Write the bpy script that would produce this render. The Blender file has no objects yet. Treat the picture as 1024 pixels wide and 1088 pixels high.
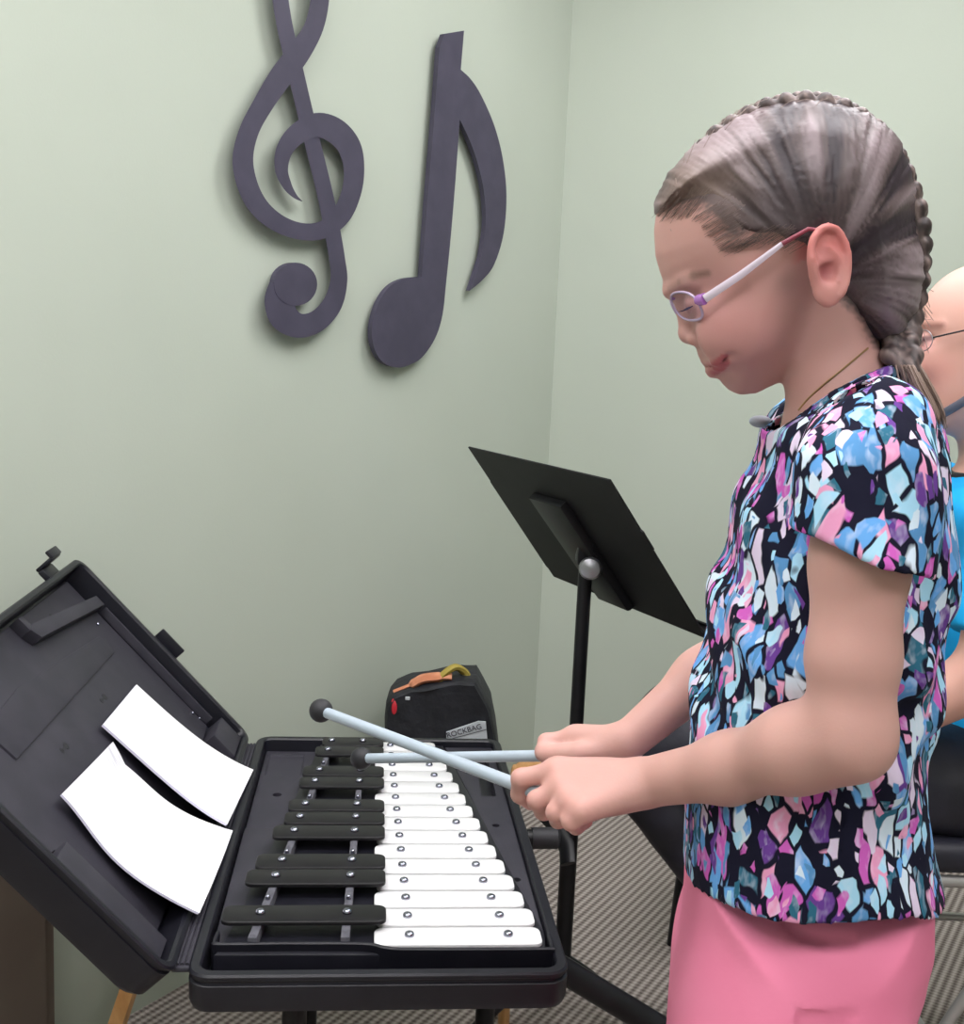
PC=[(-.013,.575),(.003,.348),(-.010,.353),(.002,.112)]; LE=10.5; HB=.0022; SEATZ=.525
import bpy, bmesh, math, random
import numpy as np
from mathutils import Vector, Matrix
random.seed(7)
SC = bpy.context.scene
COL = SC.collection
R = math.radians
# ------------------------------------------------------------------ camera
FPX, PITCH, ROLL, CH = 1200.0, 0.1464, 0.045, 1.25
_f = np.array([0, math.cos(PITCH), -math.sin(PITCH)]); _u = np.array([0, math.sin(PITCH), math.cos(PITCH)]); _r = np.array([1., 0, 0])
_c, _s = math.cos(ROLL), math.sin(ROLL)
RV, UV = _c*_r + _s*_u, -_s*_r + _c*_u
CAMP = np.array([0, 0, CH])
cd = bpy.data.cameras.new('camera'); cam = bpy.data.objects.new('camera', cd); COL.objects.link(cam)
cd.sensor_fit = 'VERTICAL'; cd.sensor_height = 36.0; cd.lens = FPX*36/1088; cd.clip_start = 0.02
M = Matrix.Identity(4)
for i in range(3):
    M[i][0] = RV[i]; M[i][1] = UV[i]; M[i][2] = -_f[i]; M[i][3] = CAMP[i]
cam.matrix_world = M
SC.camera = cam
SC.view_settings.view_transform = 'Standard'; SC.view_settings.look = 'None'; SC.view_settings.gamma = 1; SC.view_settings.exposure = 0.0
try: SC.cycles.use_denoising = True
except Exception: pass

def ray(px, py): return _f + RV*((px-512)/FPX) - UV*((py-544)/FPX)
def at(px, py, y):
    d = ray(px, py); return CAMP + d*(y/d[1])
def onplane(px, py, P0, N):
    d = ray(px, py); return CAMP + d*(((P0-CAMP)@N)/(d@N))
# ------------------------------------------------------------------ materials
def mat(name, col, rough=.5, metal=0., spec=.5, alpha=1., trans=0., emit=None, sss=0., coat=0.):
    m = bpy.data.materials.new(name); m.use_nodes = True
    b = m.node_tree.nodes['Principled BSDF']
    b.inputs['Base Color'].default_value = (*col, 1); b.inputs['Roughness'].default_value = rough
    b.inputs['Metallic'].default_value = metal; b.inputs['Specular IOR Level'].default_value = spec
    b.inputs['Transmission Weight'].default_value = trans
    b.inputs['Coat Weight'].default_value = coat
    if sss:
        b.inputs['Subsurface Weight'].default_value = sss; b.inputs['Subsurface Radius'].default_value = (1, .35, .2); b.inputs['Subsurface Scale'].default_value = .008
    if emit: b.inputs['Emission Color'].default_value = (*col, 1); b.inputs['Emission Strength'].default_value = emit
    return m
class NT:
    def __init__(s, m): s.t = m.node_tree; s.b = s.t.nodes['Principled BSDF']
    def n(s, ty, **k):
        o = s.t.nodes.new(ty)
        for a, v in k.items():
            if a.startswith('i_'): o.inputs[a[2:].replace('_', ' ')].default_value = v
            else: setattr(o, a, v)
        return o
    def l(s, a, b): s.t.links.new(a, b)
    def coord(s, kind='Object', scale=(1, 1, 1), rot=(0, 0, 0)):
        c = s.n('ShaderNodeTexCoord'); mp = s.n('ShaderNodeMapping'); mp.inputs['Scale'].default_value = scale; mp.inputs['Rotation'].default_value = rot
        s.l(c.outputs[kind], mp.inputs['Vector']); return mp.outputs['Vector']
    def ramp(s, fac, stops, interp='LINEAR'):
        r = s.n('ShaderNodeValToRGB'); r.color_ramp.interpolation = interp; e = r.color_ramp.elements
        while len(e) < len(stops): e.new(.5)
        for i, (p, c) in enumerate(stops): e[i].position = p; e[i].color = (*c, 1)
        s.l(fac, r.inputs['Fac']); return r.outputs['Color']
    def noise(s, vec, scale, detail=3, rough=.5):
        o = s.n('ShaderNodeTexNoise'); o.inputs['Scale'].default_value = scale; o.inputs['Detail'].default_value = detail; o.inputs['Roughness'].default_value = rough
        s.l(vec, o.inputs['Vector']); return o
    def bump(s, h, strength=.3, dist=.002):
        b = s.n('ShaderNodeBump'); b.inputs['Strength'].default_value = strength; b.inputs['Distance'].default_value = dist
        s.l(h, b.inputs['Height']); s.l(b.outputs['Normal'], s.b.inputs['Normal'])
def noisy(name, c1, c2, scale, rough=.5, bump=0., bscale=None, dist=.001, **k):
    m = mat(name, c1, rough, **k); t = NT(m); v = t.coord()
    o = t.noise(v, scale); t.l(t.ramp(o.outputs['Fac'], [(.35, c1), (.65, c2)]), t.b.inputs['Base Color'])
    if bump: t.bump(t.noise(v, bscale or scale*4, 4).outputs['Fac'], bump, dist)
    return m
MT = {}
MT['wall'] = noisy('wall_paint', (.475, .525, .445), (.49, .54, .46), 3, .75, .25, 260, .0006, spec=.3)
MT['plastic'] = noisy('moulded_plastic', (.008, .008, .013), (.012, .012, .018), 20, .38, .35, 700, .0004, spec=.4)
MT['plastic_in'] = noisy('textured_plastic', (.028, .027, .037), (.038, .036, .048), 20, .55, .5, 900, .0004, spec=.35)
MT['blackbar'] = noisy('black_bar', (.007, .0065, .008), (.011, .010, .012), 30, .36, .1, 300, .0003, spec=.3)
MT['whitebar'] = noisy('white_bar', (.80, .80, .81), (.84, .84, .84), 12, .28, coat=.3)
MT['chrome'] = mat('chrome', (.34, .35, .42), .22, 1.0)
MT['felt'] = noisy('felt', (.07, .07, .085), (.11, .11, .13), 90, .9, .4, 500)
MT['paper'] = mat('paper', (.90, .90, .93), .7)
t = NT(MT['paper']); v = t.coord('Object', (60, 420, 1)); o = t.noise(v, 1.0, 2)
v2 = t.coord('Object', (9, 9, 1)); o2 = t.noise(v2, 1.0, 1)
mm = t.n('ShaderNodeMath', operation='MULTIPLY'); t.l(o.outputs['Fac'], mm.inputs[0]); t.l(o2.outputs['Fac'], mm.inputs[1])
t.l(t.ramp(mm.outputs[0], [(.40, (.91, .91, .94)), (.47, (.74, .74, .80))]), t.b.inputs['Base Color'])
MT['papergrey'] = mat('paper_edge', (.66, .64, .78), .8)
MT['notes'] = noisy('painted_board', (.048, .043, .072), (.060, .054, .088), 18, .6, .2, 400, .0003)
MT['blackmetal'] = noisy('black_metal', (.006, .006, .007), (.010, .010, .012), 25, .38, .15, 500, .0003, spec=.3)
MT['deskmetal'] = noisy('desk_metal', (.006, .006, .007), (.010, .010, .011), 14, .55, .2, 500, .0003, spec=.25)
MT['tube'] = mat('grey_tube', (.33, .33, .35), .35, .8)
MT['wood'] = mat('honey_wood', (.55, .27, .09), .45); t = NT(MT['wood']); v = t.coord('Object', (30, 30, 3)); o = t.noise(v, 1.5, 3)
t.l(t.ramp(o.outputs['Fac'], [(.3, (.50, .24, .075)), (.7, (.68, .37, .15))]), t.b.inputs['Base Color'])
MT['shaft'] = mat('grey_shaft', (.40, .47, .54), .35)
MT['rubber'] = mat('rubber_ball', (.016, .016, .02), .6)
MT['bag'] = noisy('bag_nylon', (.008, .009, .013), (.018, .019, .026), 16, .62, .6, 60, .004)
MT['red'] = mat('red_patch', (.55, .02, .035), .5)
MT['orange'] = noisy('orange_cloth', (.55, .20, .10), (.68, .30, .17), 40, .8)
MT['yellow'] = mat('yellow_strap', (.42, .33, .06), .7)
MT['tagwhite'] = mat('tag_white', (.62, .66, .70), .6)
MT['tagtext'] = mat('tag_text', (.05, .05, .07), .7)
MT['ceil'] = mat('ceiling_tile', (.80, .80, .78), .9)
MT['skirting'] = mat('skirting', (.10, .09, .08), .5)
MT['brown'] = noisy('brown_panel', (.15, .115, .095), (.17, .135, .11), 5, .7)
# carpet: diagonal ribs broken into knots
m = mat('carpet', (.3, .27, .24), .95, spec=.1); t = NT(m); MT['carpet'] = m
v = t.coord('Object', (1, 1, 1), (0, 0, R(-58)))
sp = t.n('ShaderNodeSeparateXYZ'); t.l(v, sp.inputs[0])
def sinw(sock, k):
    a = t.n('ShaderNodeMath', operation='MULTIPLY'); a.inputs[1].default_value = k; t.l(sock, a.inputs[0])
    b = t.n('ShaderNodeMath', operation='SINE'); t.l(a.outputs[0], b.inputs[0]); return b.outputs[0]
w1 = sinw(sp.outputs['Y'], 2*math.pi/.017); w2 = sinw(sp.outputs['X'], 2*math.pi/.011)
a = t.n('ShaderNodeMath', operation='MULTIPLY_ADD'); a.inputs[1].default_value = .45; t.l(w2, a.inputs[0]); t.l(w1, a.inputs[2])
nz = t.noise(v, 260, 2); b = t.n('ShaderNodeMath', operation='MULTIPLY_ADD'); b.inputs[1].default_value = 1.4; t.l(nz.outputs['Fac'], b.inputs[0]); t.l(a.outputs[0], b.inputs[2])
t.l(t.ramp(b.outputs[0], [(.0, (.095, .078, .070)), (.5, (.30, .262, .238)), (1., (.53, .475, .44))]), t.b.inputs['Base Color']); 
mr = t.n('ShaderNodeMapRange'); mr.inputs['From Min'].default_value = -1; mr.inputs['From Max'].default_value = 2; t.l(b.outputs[0], mr.inputs['Value'])
cr = [x for x in t.t.nodes if x.type == 'VALTORGB'][-1]; t.l(mr.outputs[0], cr.inputs['Fac']); t.bump(mr.outputs[0], .8, .004)
# ------------------------------------------------------------------ objects
def thing(name, label, cat, loc=(0, 0, 0), rotz=0, group=None):
    o = bpy.data.objects.new(name, None); COL.objects.link(o); o.location = loc; o.rotation_euler = (0, 0, rotz); o.empty_display_size = .05
    return tag(o, label, cat, group)
def tag(o, label=None, cat=None, group=None, kind=None):
    if label: o['label'] = label
    if cat: o['category'] = cat
    if group: o['group'] = group
    if kind: o['kind'] = kind
    return o
def wmat(o): return (wmat(o.parent) @ o.matrix_basis) if o.parent else o.matrix_basis.copy()
def obj(name, bm, m, parent=None, smooth=False, world=False):
    me = bpy.data.meshes.new(name)
    if isinstance(bm, tuple): me.from_pydata([tuple(map(float, p)) for p in bm[0]], [], [tuple(int(i) for i in q) for q in bm[1]]); me.update()
    else: bmesh.ops.recalc_face_normals(bm, faces=bm.faces); bm.to_mesh(me); bm.free()
    if smooth:
        for p in me.polygons: p.use_smooth = True
    if m: me.materials.append(MT[m] if isinstance(m, str) else m)
    o = bpy.data.objects.new(name, me); COL.objects.link(o)
    if parent:
        o.parent = parent
        if world:   # geometry given in world coordinates
            me.transform(wmat(parent).inverted())
    return o
def smooth_by_angle(o, deg=35):
    me = o.data
    for p in me.polygons: p.use_smooth = True
    bm = bmesh.new(); bm.from_mesh(me)
    for e in bm.edges:
        if len(e.link_faces) == 2 and e.calc_face_angle(0) > R(deg): e.smooth = False
    bm.to_mesh(me); bm.free(); return o
def box(bm, c, s, r=0., rot=None, seg=2):
    g = bmesh.ops.create_cube(bm, size=1.0); vs = g['verts']
    bmesh.ops.scale(bm, vec=Vector(s), verts=vs)
    if r > 0:
        es = list({e for v in vs for e in v.link_edges})
        q = bmesh.ops.bevel(bm, geom=es, offset=r, segments=seg, affect='EDGES', profile=.5); vs = list({v for f in q['faces'] for v in f.verts} | {v for v in vs if v.is_valid})
        vs = list({v for v in vs if v.is_valid})
    if rot is not None: bmesh.ops.rotate(bm, cent=(0, 0, 0), matrix=rot, verts=vs)
    bmesh.ops.translate(bm, vec=Vector(c), verts=vs); return bm
def tube(bm, pts, r, n=12, capped=True, flat=None):
    pts = [Vector(p) for p in pts]; rs = r if isinstance(r, (list, tuple)) else [r]*len(pts); rings = []
    T = [(pts[min(i+1, len(pts)-1)]-pts[max(i-1, 0)]).normalized() for i in range(len(pts))]
    up = Vector((0, 0, 1)) if abs(T[0].z) < .9 else Vector((1, 0, 0))
    if flat: up = Vector(flat[0])
    x = (up - T[0]*up.dot(T[0])).normalized(); fl = flat[1] if flat else 1
    for i, p in enumerate(pts):
        x = (x - T[i]*x.dot(T[i])).normalized(); y = T[i].cross(x)
        rings.append([bm.verts.new(p + x*(math.cos(2*math.pi*k/n)*rs[i]*fl) + y*(math.sin(2*math.pi*k/n)*rs[i])) for k in range(n)])
    for a, b in zip(rings, rings[1:]):
        for k in range(n): bm.faces.new((a[k], a[(k+1) % n], b[(k+1) % n], b[k]))
    if capped: bm.faces.new(rings[0][::-1]); bm.faces.new(rings[-1])
    return bm
def spline(pts, n=8):
    P = [np.array(p, float) for p in pts]; P = [2*P[0]-P[1]] + P + [2*P[-1]-P[-2]]; out = []
    for i in range(1, len(P)-2):
        for k in range(n):
            t = k/n; out.append(.5*((2*P[i]) + (P[i+1]-P[i-1])*t + (2*P[i-1]-5*P[i]+4*P[i+1]-P[i+2])*t*t + (3*P[i]-P[i-1]-3*P[i+1]+P[i+2])*t**3))
    out.append(P[-2]); return out
def prism(bm, poly, z0, z1, bev=0.):
    a = [bm.verts.new((x, y, z0)) for x, y in poly]; b = [bm.verts.new((x, y, z1)) for x, y in poly]; n = len(poly)
    bm.faces.new(a[::-1]); ft = bm.faces.new(b)
    for i in range(n): bm.faces.new((a[i], a[(i+1) % n], b[(i+1) % n], b[i]))
    if bev:
        bmesh.ops.bevel(bm, geom=list(ft.edges), offset=bev, segments=2, affect='EDGES', profile=.5)
    return bm
def rrect(x0, y0, x1, y1, r, n=6):
    out = []
    for cx, cy, a0 in ((x1-r, y1-r, 0), (x0+r, y1-r, 90), (x0+r, y0+r, 180), (x1-r, y0+r, 270)):
        for k in range(n+1): a = R(a0+90*k/n); out.append((cx+r*math.cos(a), cy+r*math.sin(a)))
    return out
def loft(bm, loops, cap0=True, cap1=True):
    L = [[bm.verts.new(p) for p in lp] for lp in loops]; n = len(L[0])
    for a, b in zip(L, L[1:]):
        for k in range(n): bm.faces.new((a[k], a[(k+1) % n], b[(k+1) % n], b[k]))
    if cap0: bm.faces.new(L[0][::-1])
    if cap1: bm.faces.new(L[-1])
    return bm
def lathe(bm, prof, n=24, axis=None, at_=(0, 0, 0)):
    rings = [[bm.verts.new((r*math.cos(2*math.pi*k/n), r*math.sin(2*math.pi*k/n), z)) for k in range(n)] for r, z in prof]
    vs = [v for q in rings for v in q]
    for a, b in zip(rings, rings[1:]):
        for k in range(n): bm.faces.new((a[k], a[(k+1) % n], b[(k+1) % n], b[k]))
    bm.faces.new(rings[0][::-1]); bm.faces.new(rings[-1])
    if axis is not None:
        q = Vector((0, 0, 1)).rotation_difference(Vector(axis)); bmesh.ops.rotate(bm, cent=(0, 0, 0), matrix=q.to_matrix(), verts=vs)
    bmesh.ops.translate(bm, vec=Vector(at_), verts=vs); return bm
def B(): return bmesh.new()
def cut(o, cutter_bm):
    c = obj('cutter', cutter_bm, None); md = o.modifiers.new('b', 'BOOLEAN'); md.object = c; md.operation = 'DIFFERENCE'; md.solver = 'EXACT'
    c.matrix_world = Matrix.Identity(4); c.parent = o.parent
    bpy.context.view_layer.update(); dg = bpy.context.evaluated_depsgraph_get(); me = bpy.data.meshes.new_from_object(o.evaluated_get(dg))
    o.modifiers.clear(); o.data = me; bpy.data.objects.remove(c); return o
# ------------------------------------------------------------------ room
CZ = 2.6
CORNER = np.array([.176, 3.09]); WL = np.array([-.605, 1.925]); dl = (WL-CORNER)/np.linalg.norm(WL-CORNER)      # left wall runs from the corner past this point
dr = np.array([.985, -.17]); dr /= np.linalg.norm(dr)
A = CORNER; Bp = CORNER + dl*5.6; Cp = CORNER + dr*3.0; D1 = np.array([Cp[0], -1.6]); 
poly = [A, Bp, np.array([Bp[0], -1.6]), D1, Cp]
bm = B(); bm.faces.new([bm.verts.new((p[0], p[1], 0)) for p in poly]); tag(obj('floor', bm, 'carpet'), kind='structure')
bm = B(); bm.faces.new([bm.verts.new((p[0], p[1], CZ)) for p in poly]); tag(obj('ceiling', bm, 'ceil'), kind='structure')
def wall(name, p, q, inside):
    p = np.array(p); q = np.array(q); n = np.array([-(q-p)[1], (q-p)[0]]); n /= np.linalg.norm(n)
    if (inside-p)@n > 0: n = -n
    bm = B(); prism(bm, [p, q, q+n*.08, p+n*.08], 0, CZ); tag(obj(name, bm, 'wall'), kind='structure')
ins = np.array([.5, 0.])
wall('wall_left', A, Bp, ins); wall('wall_back', A, Cp, ins); wall('wall_right', Cp, D1, ins); wall('wall_front', D1, (Bp[0], -1.6), ins); wall('wall_side', (Bp[0], -1.6), Bp, ins)
NL = np.array([dl[1], -dl[0], 0.]); NL = NL if (np.r_[ins, 0]-np.r_[A, 0])@NL > 0 else -NL     # left wall normal into the room
NR = np.array([dr[1], -dr[0], 0.]); NR = NR if (np.r_[ins, 0]-np.r_[A, 0])@NR > 0 else -NR
A3 = np.array([A[0], A[1], 0.]); DL3 = np.array([dl[0], dl[1], 0.])
# ------------------------------------------------------------------ wall notes
def wallpoly(bm, pts, off=.014, th=.012):
    P = [onplane(x, y, A3+NL*(off+th), NL) for x, y in pts]
    a = [bm.verts.new(p) for p in P]; b = [bm.verts.new(p-NL*th) for p in P]; n = len(P)
    bm.faces.new(a); bm.faces.new(b[::-1])
    for i in range(n): bm.faces.new((a[i], b[i], b[(i+1) % n], a[(i+1) % n]))
def stroke(pts, n=7):
    q = spline(pts, n); L, Rr = [], []
    for i, p in enumerate(q):
        d = q[min(i+1, len(q)-1)][:2]-q[max(i-1, 0)][:2]; d = d/np.linalg.norm(d); nn = np.array([-d[1], d[0]])
        L.append(p[:2]+nn*p[2]/2); Rr.append(p[:2]-nn*p[2]/2)
    return L, Rr, q
def wallstroke(bm, pts, off=.014, th=.012, lift=.0):
    L, Rr, q = stroke(pts); fr = []
    for S, o_ in ((L, off+th), (Rr, off+th), (Rr, off), (L, off)): fr.append([bm.verts.new(onplane(x, y, A3+NL*(o_+lift*i/len(S)), NL)) for i, (x, y) in enumerate(S)])
    for i in range(len(q)-1):
        for k in range(4): a, b = fr[k], fr[(k+1) % 4]; bm.faces.new((a[i], b[i], b[i+1], a[i+1]))
    bm.faces.new([f[0] for f in fr]); bm.faces.new([f[-1] for f in fr][::-1])
def disc(cx, cy, r, n=32): return [(cx+r*math.cos(2*math.pi*k/n), cy+r*math.sin(2*math.pi*k/n)) for k in range(n)]
bm = B()
wallstroke(bm, [(297, -22, 17), (298, 0, 17), (304, 35, 17), (313, 72, 17), (323, 115, 17), (334, 160, 17), (345, 205, 17), (353, 245, 17), (358, 275, 17), (360, 298, 18), (353, 323, 21), (337, 341, 23), (318, 346, 26), (302, 337, 31), (297, 320, 32), (302, 306, 34)])
wallpoly(bm, disc(314, 302, 23), off=.0146)
wallstroke(bm, [(297, -22, 17), (305, -58, 14), (322, -80, 12), (336, -58, 15), (340, -20, 19), (339, 5, 20), (332, 32, 21), (316, 58, 25), (298, 82, 25), (280, 110, 22), (265, 138, 21), (258, 168, 22), (263, 197, 22), (276, 221, 21), (297, 238, 19), (321, 246, 18), (343, 244, 19), (362, 229, 21), (373, 205, 21), (376, 180, 22), (371, 156, 25), (356, 139, 27), (336, 133, 26), (315, 143, 22), (302, 160, 18), (299, 180, 14), (305, 197, 10), (313, 208, 5), (321, 214, .6)], lift=.0012, off=.0145)
bmesh.ops.recalc_face_normals(bm, faces=bm.faces)
tag(obj('treble_clef', bm, 'notes'), 'large dark purple treble clef cutout mounted on the green wall', 'wall decoration')
bm = B()
sp_ = lambda p: [tuple(q) for q in spline(p, 5)]
wallpoly(bm, [(467, 50), (472, 36), (493, 32.5)] + sp_([(489.5, 74), (500, 84), (511, 101), (525, 133), (534, 168), (538, 207), (535, 248), (525, 281), (513, 297), (499, 309)]) + sp_([(511, 273), (516, 238), (514, 203), (507, 172), (498, 147), (488.5, 127)]) + sp_([(484, 190), (479, 250), (474, 300), (470, 335), (462, 360), (448, 380), (434, 388), (422, 390.5), (407, 385), (398, 371), (395, 352), (399, 330), (407, 313), (417, 302), (430, 296), (448, 294)]) + [(454, 215), (461, 130)])
tag(obj('eighth_note', bm, 'notes'), 'dark purple eighth note cutout on the green wall right of the clef', 'wall decoration')
# ------------------------------------------------------------------ glockenspiel in its case
YAW = .098; CASE = (-.289, 1.099, .535); W, LEN = .41, .733
gk = thing('glockenspiel', 'black cased glockenspiel with white and black bars, its lid propped open', 'glockenspiel', CASE, YAW)
def rl(x0, y0, x1, y1, r, z): return [(x, y, z) for x, y in rrect(x0, y0, x1, y1, r)]
bm = B(); seq = [(.012, 0, .02), (.003, .004, .022), (0, .012, .024), (0, .034, .024), (.003, .036, .022), (.003, .039, .022), (0, .041, .024), (0, .0445, .024), (.002, .0467, .023), (.011, .0467, .016), (.013, .0445, .014), (.015, .016, .012)]
loft(bm, [rl(i, i, W-i, LEN-i, r, z) for i, z, r in seq]); base = smooth_by_angle(obj('case_base', bm, 'plastic', gk), 30)
# hinge strip
bm = B(); box(bm, (-.008, LEN/2, .039), (.022, LEN-.05, .006), .002)
for k in (-.0135, -.008, -.0025): tube(bm, [(k, .03, .0425), (k, LEN-.03, .0425)], .0024, 8)
smooth_by_angle(obj('hinge', bm, 'plastic_in', gk))
# moulded insert: left deck, right deck, centre bed
def part(name, m, f, parent=None, ang=35, **k):
    bm = B(); f(bm); return smooth_by_angle(obj(name, bm, m, parent or gk, **k), ang)
ld = part('left_deck', 'plastic_in', lambda b: prism(b, [(.016, .40), (.016, .715), (.125, .715), (.075, .40)], .0165, .027, .002))
c = B(); box(c, (.052, .655, .03), (.058, .095, .012), .003); cut(ld, c)
c = B(); lathe(c, [(.007, 0), (.007, .02)], 16, at_=(.05, .53, .018)); cut(ld, c)
part('left_step', 'plastic_in', lambda b: prism(b, [(.016, .075), (.016, .398), (.073, .398), (.030, .075)], .0165, .034, .003))
rd = part('right_deck', 'plastic_in', lambda b: prism(b, [(.396, .10), (.396, .715), (.315, .715), (.392, .10)], .0165, .037, .002))
c = B(); box(c, (.372, .60, .03), (.022, .19, .03), .003, Matrix.Rotation(R(-1), 3, 'Z')); cut(rd, c)
for x, y in ((.378, .40), (.388, .235)):
    c = B(); lathe(c, [(.0055, 0), (.0055, .03)], 16, at_=(x-.018+.01, y, .025)); cut(rd, c)
bed = part('bar_bed', 'plastic', lambda b: prism(b, [(.022, .052), (.39, .048), (.395, .09), (.312, .712), (.106, .712), (.076, .45), (.034, .10)], .0165, .041, .002))
def ridge(b):
    q = spline([(.022, .085), (.0215, .066), (.028, .060), (.10, .0605), (.185, .0585), (.21, .050), (.24, .0465), (.385, .0455), (.396, .049), (.397, .075)], 6)
    for i in range(len(q)-1):
        p0, p1 = q[i], q[i+1]; d = (p1-p0)/np.linalg.norm(p1-p0); nn = np.array([-d[1], d[0]])*.0022
    L = [p for p in q]; prev = None; rings = []
    for i, p in enumerate(q):
        d = q[min(i+1, len(q)-1)]-q[max(i-1, 0)]; d /= np.linalg.norm(d); nn = np.array([-d[1], d[0]])*.0024
        rings.append([b.verts.new((*(p+nn), .017)), b.verts.new((*(p+nn), .0495)), b.verts.new((*(p+nn*.4), .0508)), b.verts.new((*(p-nn*.4), .0508)), b.verts.new((*(p-nn), .0495)), b.verts.new((*(p-nn), .017))])
    for a, c_ in zip(rings, rings[1:]):
        for k in range(6): b.faces.new((a[k], a[(k+1) % 6], c_[(k+1) % 6], c_[k]))
    b.faces.new(rings[0]); b.faces.new(rings[-1][::-1])
part('front_rail', 'plastic', ridge)
PV, V0 = .04365, .058; natural = []; 
NZ, AZ = .0475, .0605
def sx(a0, a1, v): return a0 + (a1-a0)*(v-.08)/(.69-.08)
for nm, a0, a1, z in (('support_strip', .237, .222, .0435), ('support_strip', .350, .272, .0435), ('support_strip', .165, .177, .056), ('support_strip', .064, .127, .056)):
    part(nm, 'felt', lambda b: prism(b, [(sx(a0, a1, .062)-.005, .062), (sx(a0, a1, .062)+.005, .062), (sx(a0, a1, .705)+.004, .705), (sx(a0, a1, .705)-.004, .705)], .0405, z-.0006, .001))
def screw(parent, x, y, z):
    b = B(); lathe(b, [(.0035, -.001), (.0056, 0), (.0056, .0018), (.0048, .0036), (.0028, .0046), (.0012, .0048)], 16, at_=(x, y, z)); return obj('screw', b, 'chrome', parent, True)
def bar(name, m, x0, x1, v, wdt, z, x_s, th=.0045, r=.010):
    b = B(); pr = rrect(x0, v, x1, v+wdt, r, 5); lo = [[(x, y, zz) for x, y in [(x0+(x-x0)*(1-2*i/(x1-x0))+i, v+(y-v)*(1-2*i/wdt)+i) for x, y in pr]] for i, zz in ((0, z-th), (0, z-.0012), (.0004, z-.0004), (.0013, z))]
    loft(b, lo); o = smooth_by_angle(obj(name, b, m, gk), 40)
    for x in x_s: screw(o, x, v+wdt/2+.001, z)
    return o
for i in range(15):
    v = V0+PV*i; xr = .3925-.0068*i - (.004 if i == 0 else 0)
    bar('natural_bar', 'whitebar', .197 if i in (0, 2, 5, 9, 12) else .200, xr, v+.001, .0385, NZ, (sx(.237, .222, v+.02), sx(.350, .272, v+.02)))
accs = [(.0235, .087), (.040, .178), (.048, .2205), (.061, .308), (.073, .3525), (.075, .3965), (.0845, .4815), (.0865, .526), (.101, .6125), (.1105, .6545)]
for x0, v in accs:
    bar('accidental_bar', 'blackbar', x0, .2105, v, .0395, AZ, (sx(.165, .177, v+.02), sx(.064, .127, v+.02)))
# small guide pins between the accidental bars
for v in (.150, .272, .4515, .585):
    for a0, a1 in ((.165, .177), (.064, .127)):
        b = B(); lathe(b, [(.0028, 0), (.0028, .004), (.0016, .0055)], 10, at_=(sx(a0, a1, v), v, .055)); obj('guide_pin', b, 'chrome', gk, True)
# lid
LA = R(47); lidm = Matrix(((-math.cos(LA), 0, math.sin(LA), -.012), (0, 1, 0, 0), (math.sin(LA), 0, math.cos(LA), .0467), (0, 0, 0, 1)))
# lid frame: x = away from the hinge, y = along the case, z = out of the open side
def lidpart(name, m, f, parent=None, ang=35):
    b = B(); f(b); b.transform(lidm); return smooth_by_angle(obj(name, b, m, parent or gk), ang)
def lf(b):
    s2 = [(.014, -.056, .03), (.004, -.052, .03), (0, -.044, .026), (0, -.010, .024), (.002, -.009, .024), (.002, -.006, .024), (0, -.005, .024), (0, -.002, .024), (.002, 0, .022), (.008, 0, .018), (.011, -.003, .014), (.014, -.038, .012)]
    loft(b, [rl(i, i, W-i, LEN-i, r, z) for i, z, r in s2])
lid = lidpart('lid', 'plastic', lf)
lidpart('lid_panel', 'plastic_in', lambda b: prism(b, [(.02, .075), (.175, .075), (.175, .045), (.392, .045), (.392, .70), (.065, .70), (.065, .62), (.02, .62)], -.039, -.030, .002), lid)
lidpart('lid_corner_pad', 'plastic_in', lambda b: prism(b, [(.012, .625), (.060, .625), (.060, .712), (.012, .712)], -.039, -.006, .003), lid)
lidpart('lid_front_ledge', 'plastic_in', lambda b: prism(b, [(.014, .018), (.172, .018), (.172, .072), (.014, .072)], -.039, -.012, .003), lid)
def ribs(b):
    prism(b, [(.325, .70), (.345, .70), (.375, .43), (.37, .41), (.352, .42)], -.0305, -.012, .002)
    prism(b, [(.352, .42), (.372, .41), (.392, .41), (.392, .425), (.366, .43)], -.0305, -.013, .002)
    prism(b, [(.07, .703), (.32, .705), (.32, .711), (.07, .709)], -.0305, -.017, .001)
lidpart('lid_rib', 'plastic_in', ribs, lid)
lidpart('lid_raised_plate', 'plastic_in', lambda b: prism(b, [(.262, .62), (.285, .635), (.296, .62), (.325, .29), (.318, .15), (.268, .155)], -.0305, -.027, .001), lid)
def keyh(b, x, y):
    prism(b, disc(x, y, .0055, 14), -.0304, -.0296); prism(b, [(x-.0018, y), (x+.0018, y), (x+.0018, y-.016), (x-.0018, y-.016)], -.0304, -.0294); prism(b, disc(x, y-.018, .004, 12), -.0304, -.0296)
for x, y in ((.365, .545), (.231, .475), (.232, .275)): lidpart('keyhole_slot', 'rubber', lambda b: keyh(b, x, y), lid)
for x, y in ((.085, .695), (.1, .69), (.31, .66)): lidpart('rivet', 'chrome', lambda b: lathe(b, [(.003, -.031), (.003, -.028), (.0015, -.027)], 10, at_=(x, y, 0)), lid)
def latch(b, x, y0): box(b, (x, y0+.010, -.012), (.055, .018, .012), .002); box(b, (x, y0+.020, -.002), (.052, .006, .028), .002)
lidpart('latch', 'plastic', lambda b: latch(b, .205, .735), lid)
def latch2(b):
    box(b, (W+.008, .61, -.010), (.018, .05, .010), .002); box(b, (W+.020, .61, .000), (.006, .046, .030), .002); box(b, (W+.026, .61, .016), (.014, .046, .006), .002)
lidpart('latch', 'plastic', latch2, lid)
# carrying handle on the right side of the base
part('latch', 'plastic', lambda b: box(b, (W+.003, .55, .030), (.010, .05, .026), .003))
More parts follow.
